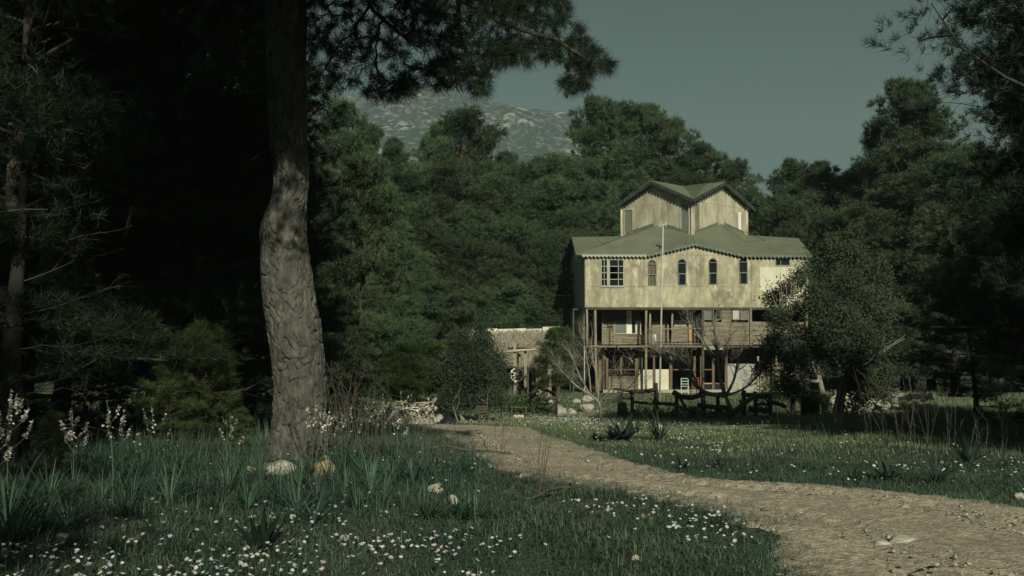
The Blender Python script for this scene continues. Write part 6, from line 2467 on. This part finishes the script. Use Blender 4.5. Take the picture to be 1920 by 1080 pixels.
# flower stalks
sb = np.stack([STX, STY, gz(STX, STY)], 1)
V = np.stack([sb + [-.0012, 0, 0], sb + [.0012, 0, 0], sb + np.stack([np.zeros(len(STX)), np.zeros(len(STX)), STH], 1)], 1).reshape(-1, 3)
tag(obj('flower_stalks', tri_mesh('flower_stalks', V, M['strap'])), 'thin green stalks of the daisies', kind='stuff')
x, y = patchy(1500, 5.0, 10, 51, 1.2, .42, lambda px, py, r: (r.random(len(px)) < .35) & (px < 900) & (py > 960))
tag(obj('mauve_flowers', new_mesh('mauve_flowers', *flower_heads(x, y, gz(x, y) + .05 + .05 * rng.random(len(x)), .017, 53, 5), M['mauve'])), 'pale mauve wild flowers among the daisies at lower left', kind='stuff')

# gravel
x, y = scatter(80000, 4.5, 27, 61, 1.25)
ins = in_path(x, y)
x, y = x[ins], y[ins]
f = fbm2(x, y, 1.1, 62, 3)
keep = rng.random(len(x)) < np.clip((f - .25) * 2.2, .12, 1)
x, y = x[keep], y[keep]
k = len(x)
oct_v = np.array([[1, 0, 0], [0, 1, 0], [-1, 0, 0], [0, -1, 0], [0, 0, 1], [0, 0, -1.0]])
oct_f = np.array([[0, 1, 4], [1, 2, 4], [2, 3, 4], [3, 0, 4], [1, 0, 5], [2, 1, 5], [3, 2, 5], [0, 3, 5]])
s = .005 + .022 * rng.random(k) ** 3.5
s = np.where(rng.random(k) < .008, s + .022, s)
an = rng.random(k) * 6.283
vv = oct_v[None] * (1 + .35 * rng.normal(size=(k, 6, 1))) * s[:, None, None] * np.array([1.25, .9, .55])
ca, sa = np.cos(an)[:, None], np.sin(an)[:, None]
vx = vv[:, :, 0] * ca - vv[:, :, 1] * sa
vy = vv[:, :, 0] * sa + vv[:, :, 1] * ca
V = np.stack([vx + x[:, None], vy + y[:, None], vv[:, :, 2] + gz(x, y)[:, None] + .026 + s[:, None] * .1], -1).reshape(-1, 3)
F = (np.arange(k)[:, None, None] * 6 + oct_f[None]).reshape(-1, 3)
tag(obj('gravel', new_mesh('gravel', V, F, M['gravel'])), 'loose pale stones and grit on the dirt track', kind='stuff')

# weeds and dry undergrowth below the left thicket and on the right bank
VV, FF, off = [], [], 0
x, y = scatter(16000, 12.2, 22, 71, 1.2)
px, py = pix(x, y, gz(x, y))
k = (px < 800) & ~in_path(x, y) & (rng.random(len(x)) < .5)
add(blades(x[k], y[k], .15 + .40 * rng.random(k.sum()) ** 1.6, .007, 72, 1, .4))
x, y = scatter(14000, 14, 32, 73, 1.2)
px, py = pix(x, y, gz(x, y))
k = (px > 1430) & ~in_path(x, y) & (rng.random(len(x)) < .6) & (y > 15)
k &= fbm2(x, y, .8, 75, 3) > .5
add(blades(x[k], y[k], .10 + .40 * rng.random(k.sum()) ** 2.2, .010, 74, 1, .8))
tag(obj('undergrowth', new_mesh('undergrowth', np.concatenate(VV), np.concatenate(FF), M['grass'])), 'rank tall grass under the trees on either side', kind='stuff')


# ------------------------------------------------------------------ single plants
def strap_clump(x, y, n, L, w, seed, mat='strap', droop=.8, spread=.7, name='leaf_clump'):
    r = np.random.default_rng(seed)
    V, F = [], []
    for i in range(n):
        az = r.random() * 6.283
        el = 1.35 - spread * r.random()
        l = L * (.6 + .5 * r.random())
        d = np.array([math.cos(az) * math.cos(el), math.sin(az) * math.cos(el), math.sin(el)])
        s = np.array([-math.sin(az), math.cos(az), 0])
        p = np.array([math.cos(az), math.sin(az), 0]) * .03 * r.random()
        dr = droop * (.5 + r.random())
        b0 = len(V)
        for j in range(6):
            t = j / 5
            ww = w * (1 - t ** 2.2) * (.8 + .2 * t) / 2 + .0008
            V += [p - s * ww + [0, 0, .0], p + s * ww]
            d = unit(d + np.array([0, 0, -dr * .22 * (.3 + t)]))
            p = p + d * l / 5
        for j in range(5):
            F.append([b0 + 2 * j, b0 + 2 * j + 1, b0 + 2 * j + 3, b0 + 2 * j + 2])
    me = new_mesh(name, np.array(V), np.array(F), M[mat])
    return me


cl_mesh = [strap_clump(0, 0, 60, .50, .013, 400 + k, droop=1.25, spread=.95) for k in range(4)]
dk_mesh = [strap_clump(0, 0, 20, .24, .038, 420 + k, 'dark_rosette', .35, 1.0, 'rosette') for k in range(2)]
dl_mesh = [strap_clump(0, 0, 26, .30, .05, 430 + k, 'dark_rosette', .9, 1.1, 'weed') for k in range(3)]


def plant(me, name, px, py, s, label, group=None, rz=None):
    p = onground(px, py)
    o = obj(name, me, None, (p.x, p.y, p.z - .01))
    o.scale = (s, s, s)
    o.rotation_euler = (0, 0, rr.random() * 6.28 if rz is None else rz)
    return tag(o, label, 'plant', group)


rr = random.Random(300)
STRAP = 'clump of long arching strap leaves in the shaded verge left of the track'
spots = [(10, 985, 1.25), (45, 960, 1.1), (90, 950, .9), (20, 1040, 1.2), (140, 930, .8), (190, 950, .8), (250, 940, .8), (310, 950, .9), (370, 935, .8), (420, 925, .9), (460, 955, .9), (520, 945, .9), (560, 965, .9), (600, 950, 1.0), (640, 935, .95), (690, 930, 1.0),
         (735, 915, 1.0), (770, 905, 1.0), (660, 960, .8), (720, 950, .8), (800, 895, .9), (850, 885, .8), (880, 890, .7), (560, 915, .9), (620, 910, .9), (680, 895, .9), (480, 905, .8), (340, 905, .9), (270, 900, .9), (200, 905, 1.0), (130, 1000, .8), (70, 1010, .9), (760, 960, .7), (590, 985, .8), (230, 975, .8), (410, 965, .7)]
for i, (px, py, s) in enumerate(spots):
    plant(cl_mesh[i % 4], 'leaf_clump', px + rr.uniform(-8, 8), py + rr.uniform(-5, 5), s, STRAP, 'strap leaved clumps left of the track')
plant(dk_mesh[0], 'rosette', 487, 1035, 1.55, 'dark star shaped rosette plant among the daisies at lower left')
plant(dk_mesh[1], 'rosette', 862, 975, 1.0, 'dark leaved clump beside the pale pointed rock')
plant(cl_mesh[1], 'leaf_clump', 800, 975, .75, 'strap leaf clump left of the pale pointed rock')
plant(cl_mesh[2], 'leaf_clump', 890, 975, .8, 'strap leaf clump right of the pale pointed rock')
for (px, py, s, k, lab) in ((1170, 826, 1.9, 0, 'broad dark weed on the lawn, left of two'), (1187, 812, 1.4, 1, 'smaller dark weed behind the broad one on the lawn'), (1150, 822, 1.2, 2, 'low dark weed left of the broad one on the lawn'), (1120, 828, .9, 0, 'lowest dark weed near the bend of the track'),
                            (1278, 880, .7, 1, 'small dark weed on the far verge of the track'), (1350, 878, .7, 2, 'second small dark weed further right on the far verge'), (1665, 902, 1.0, 0, 'dark leafy weed on the verge before the right bank'), (1600, 905, .8, 1, 'low weed left of its darker neighbour before the right bank')):
    plant(dl_mesh[k], 'weed', px, py, s, lab)
plant(cl_mesh[0], 'leaf_clump', 1236, 826, 1.6, 'grassy blue green tuft standing alone on the lawn')
plant(cl_mesh[3], 'leaf_clump', 1815, 870, 1.5, 'spiky tuft in the shade on the right bank')
plant(cl_mesh[2], 'leaf_clump', 1755, 908, 1.0, 'small upright tuft on the verge at right')


def asphodel(px, py, top, label, seed, nb=6, flower=1.0):
    """tall branching flower spike"""
    r = np.random.default_rng(seed)
    p = onground(px, py)
    H = (py - top) / F_PX * p.y
    o = empty('asphodel', tuple(p), 0, label, 'flower')
    st = MB()
    lean = r.normal() * .05
    pts = [(lean * H * (i / 5) ** 2, 0, H * i / 5) for i in range(6)]
    st.tube(pts, [.007, .0065, .006, .005, .004, .002], 6)
    P = []

    def spike(a, b2, n):
        a, b2 = np.array(a), np.array(b2)
        for i in range(n):
            t = rng.random()
            P.append(a + (b2 - a) * t + r.normal(size=3) * .012 * (1.3 - t))
    spike(pts[3], pts[5], int(46 * flower))
    for k in range(nb):
        t = .45 + .4 * k / nb
        q = np.array([lean * H * t * t, 0, H * t])
        az = k * 2.4 + r.normal() * .3
        L = H * (.32 * (1.05 - t) + .08)
        e = q + np.array([math.cos(az) * L * .7, math.sin(az) * L * .7, L * 1.0])
        m = (q + e) / 2 + np.array([math.cos(az), math.sin(az), -.5]) * L * .12
        st.tube([q, m, e], [.004, .0035, .002], 5)
        spike(m, e, int(24 * flower))
    st.build('stem', M['strap'], o, smooth=True)
    P = np.array(P)
    k = len(P)
    V, F = flower_heads(P[:, 0], P[:, 1], P[:, 2], .013, seed + 1, 3)
    # turn the little stars to all sides
    V = V.reshape(k, -1, 3)
    c = V.mean(1, keepdims=True)
    ax = r.random(k) * 6.283
    ca, sa = np.cos(ax)[:, None], np.sin(ax)[:, None]
    Q = V - c
    Q = np.stack([Q[..., 0] * ca - Q[..., 2] * sa, Q[..., 1], Q[..., 0] * sa + Q[..., 2] * ca], -1)
    V2 = (Q + c).reshape(-1, 3)
    obj('petals', new_mesh('petals', V2, F, M['asphodel']), o)['kind'] = 'stuff'
    lf = obj('leaves', cl_mesh[seed % 4], o)
    lf.scale = (.7, .7, .7)
    return o


for (px, py, top, nb, fl, lab) in (
        (12, 945, 735, 7, 1.6, 'tallest white asphodel spike at the far left edge'), (-14, 950, 800, 6, 1.2, 'asphodel spike half cut by the left edge'), (138, 935, 770, 7, 1.2, 'bushy white asphodel second from the left edge'), (212, 930, 752, 4, .8, 'tall asphodel with two separate white branches'), (228, 925, 770, 3, .6, 'thin asphodel close behind the two branched one'),
        (290, 930, 760, 5, .35, 'sparse asphodel with only a few white flowers'), (432, 915, 775, 5, .5, 'small white asphodel left of the great trunk'), (585, 890, 760, 5, .6, 'asphodel blooming against the lower bark of the great trunk'), (613, 880, 768, 5, .8, 'white asphodel just right of the great trunk'), (640, 885, 775, 5, .8, 'second asphodel right of the great trunk'),
        (655, 880, 765, 3, .5, 'thin third asphodel right of the great trunk')):
    asphodel(px, py, top, lab, int(500 + px), nb, fl)
for i, (px, py, top) in enumerate(((690, 860, 745), (705, 865, 760), (722, 858, 740), (738, 862, 755), (752, 860, 735), (765, 850, 740), (778, 852, 760), (745, 872, 775), (715, 845, 750))):
    o = asphodel(px, py, top, 'pale asphodel in the thin row before the rubble heap', 700 + i, 4, .45)
    o['group'] = 'asphodels before the rubble heap'


def dry_stalk(px, py, top, label, seed, n=5, spread=.18, group=None, thick=.004):
    r = np.random.default_rng(seed)
    p = onground(px, py)
    H = (py - top) / F_PX * p.y
    o = MB()
    for i in range(n):
        d = np.array([r.normal() * spread, r.normal() * spread * .5, 1])
        branching(o, (r.normal() * .03, r.normal() * .03, -.02), d, H * (.65 + .3 * r.random()), thick, r, 2, 4, .05, .02, (2, 3), .38, .5)
    q = o.build('dry_stalk', M['dead'] if thick < .0045 else M['wood_dark'], None, loc=p)
    return tag(q, label, 'plant', group)


dry_stalk(1010, 912, 800, 'thin bare dry stalks standing before the track, right cluster', 1, 5, .16)
dry_stalk(1018, 910, 812, 'dark dry stalk leaning right at the edge of the track', 2, 2, .22, thick=.005)
dry_stalk(935, 888, 795, 'thin bare dry stalks standing before the track, middle cluster', 3, 4, .12)
dry_stalk(885, 892, 830, 'short dark dry stem at the near edge of the track', 4, 2, .1, thick=.005)
DL = 'dark dry weed stalks beside the great trunk'
for i, (px, py, top) in enumerate(((640, 855, 700), (655, 860, 680), (668, 850, 715), (700, 865, 770), (730, 868, 780), (680, 865, 740), (772, 868, 775), (800, 880, 790), (830, 880, 800), (625, 850, 720), (705, 862, 735), (755, 865, 790), (860, 885, 815), (570, 870, 770))):
    dry_stalk(px, py, top, DL, 20 + i, 5, .14, 'dry stalks right of the great trunk', thick=.005)
RLB = 'thin upright stems in the shade of the right bank'
for i, (px, py, top) in enumerate(((1630, 830, 740), (1660, 840, 720), (1690, 835, 730), (1712, 850, 700), (1745, 850, 740), (1780, 850, 730), (1570, 815, 760), (1840, 860, 760), (1880, 850, 750))):
    dry_stalk(px, py, top, RLB, 60 + i, 4, .12, 'stems on the right bank', thick=.0046)
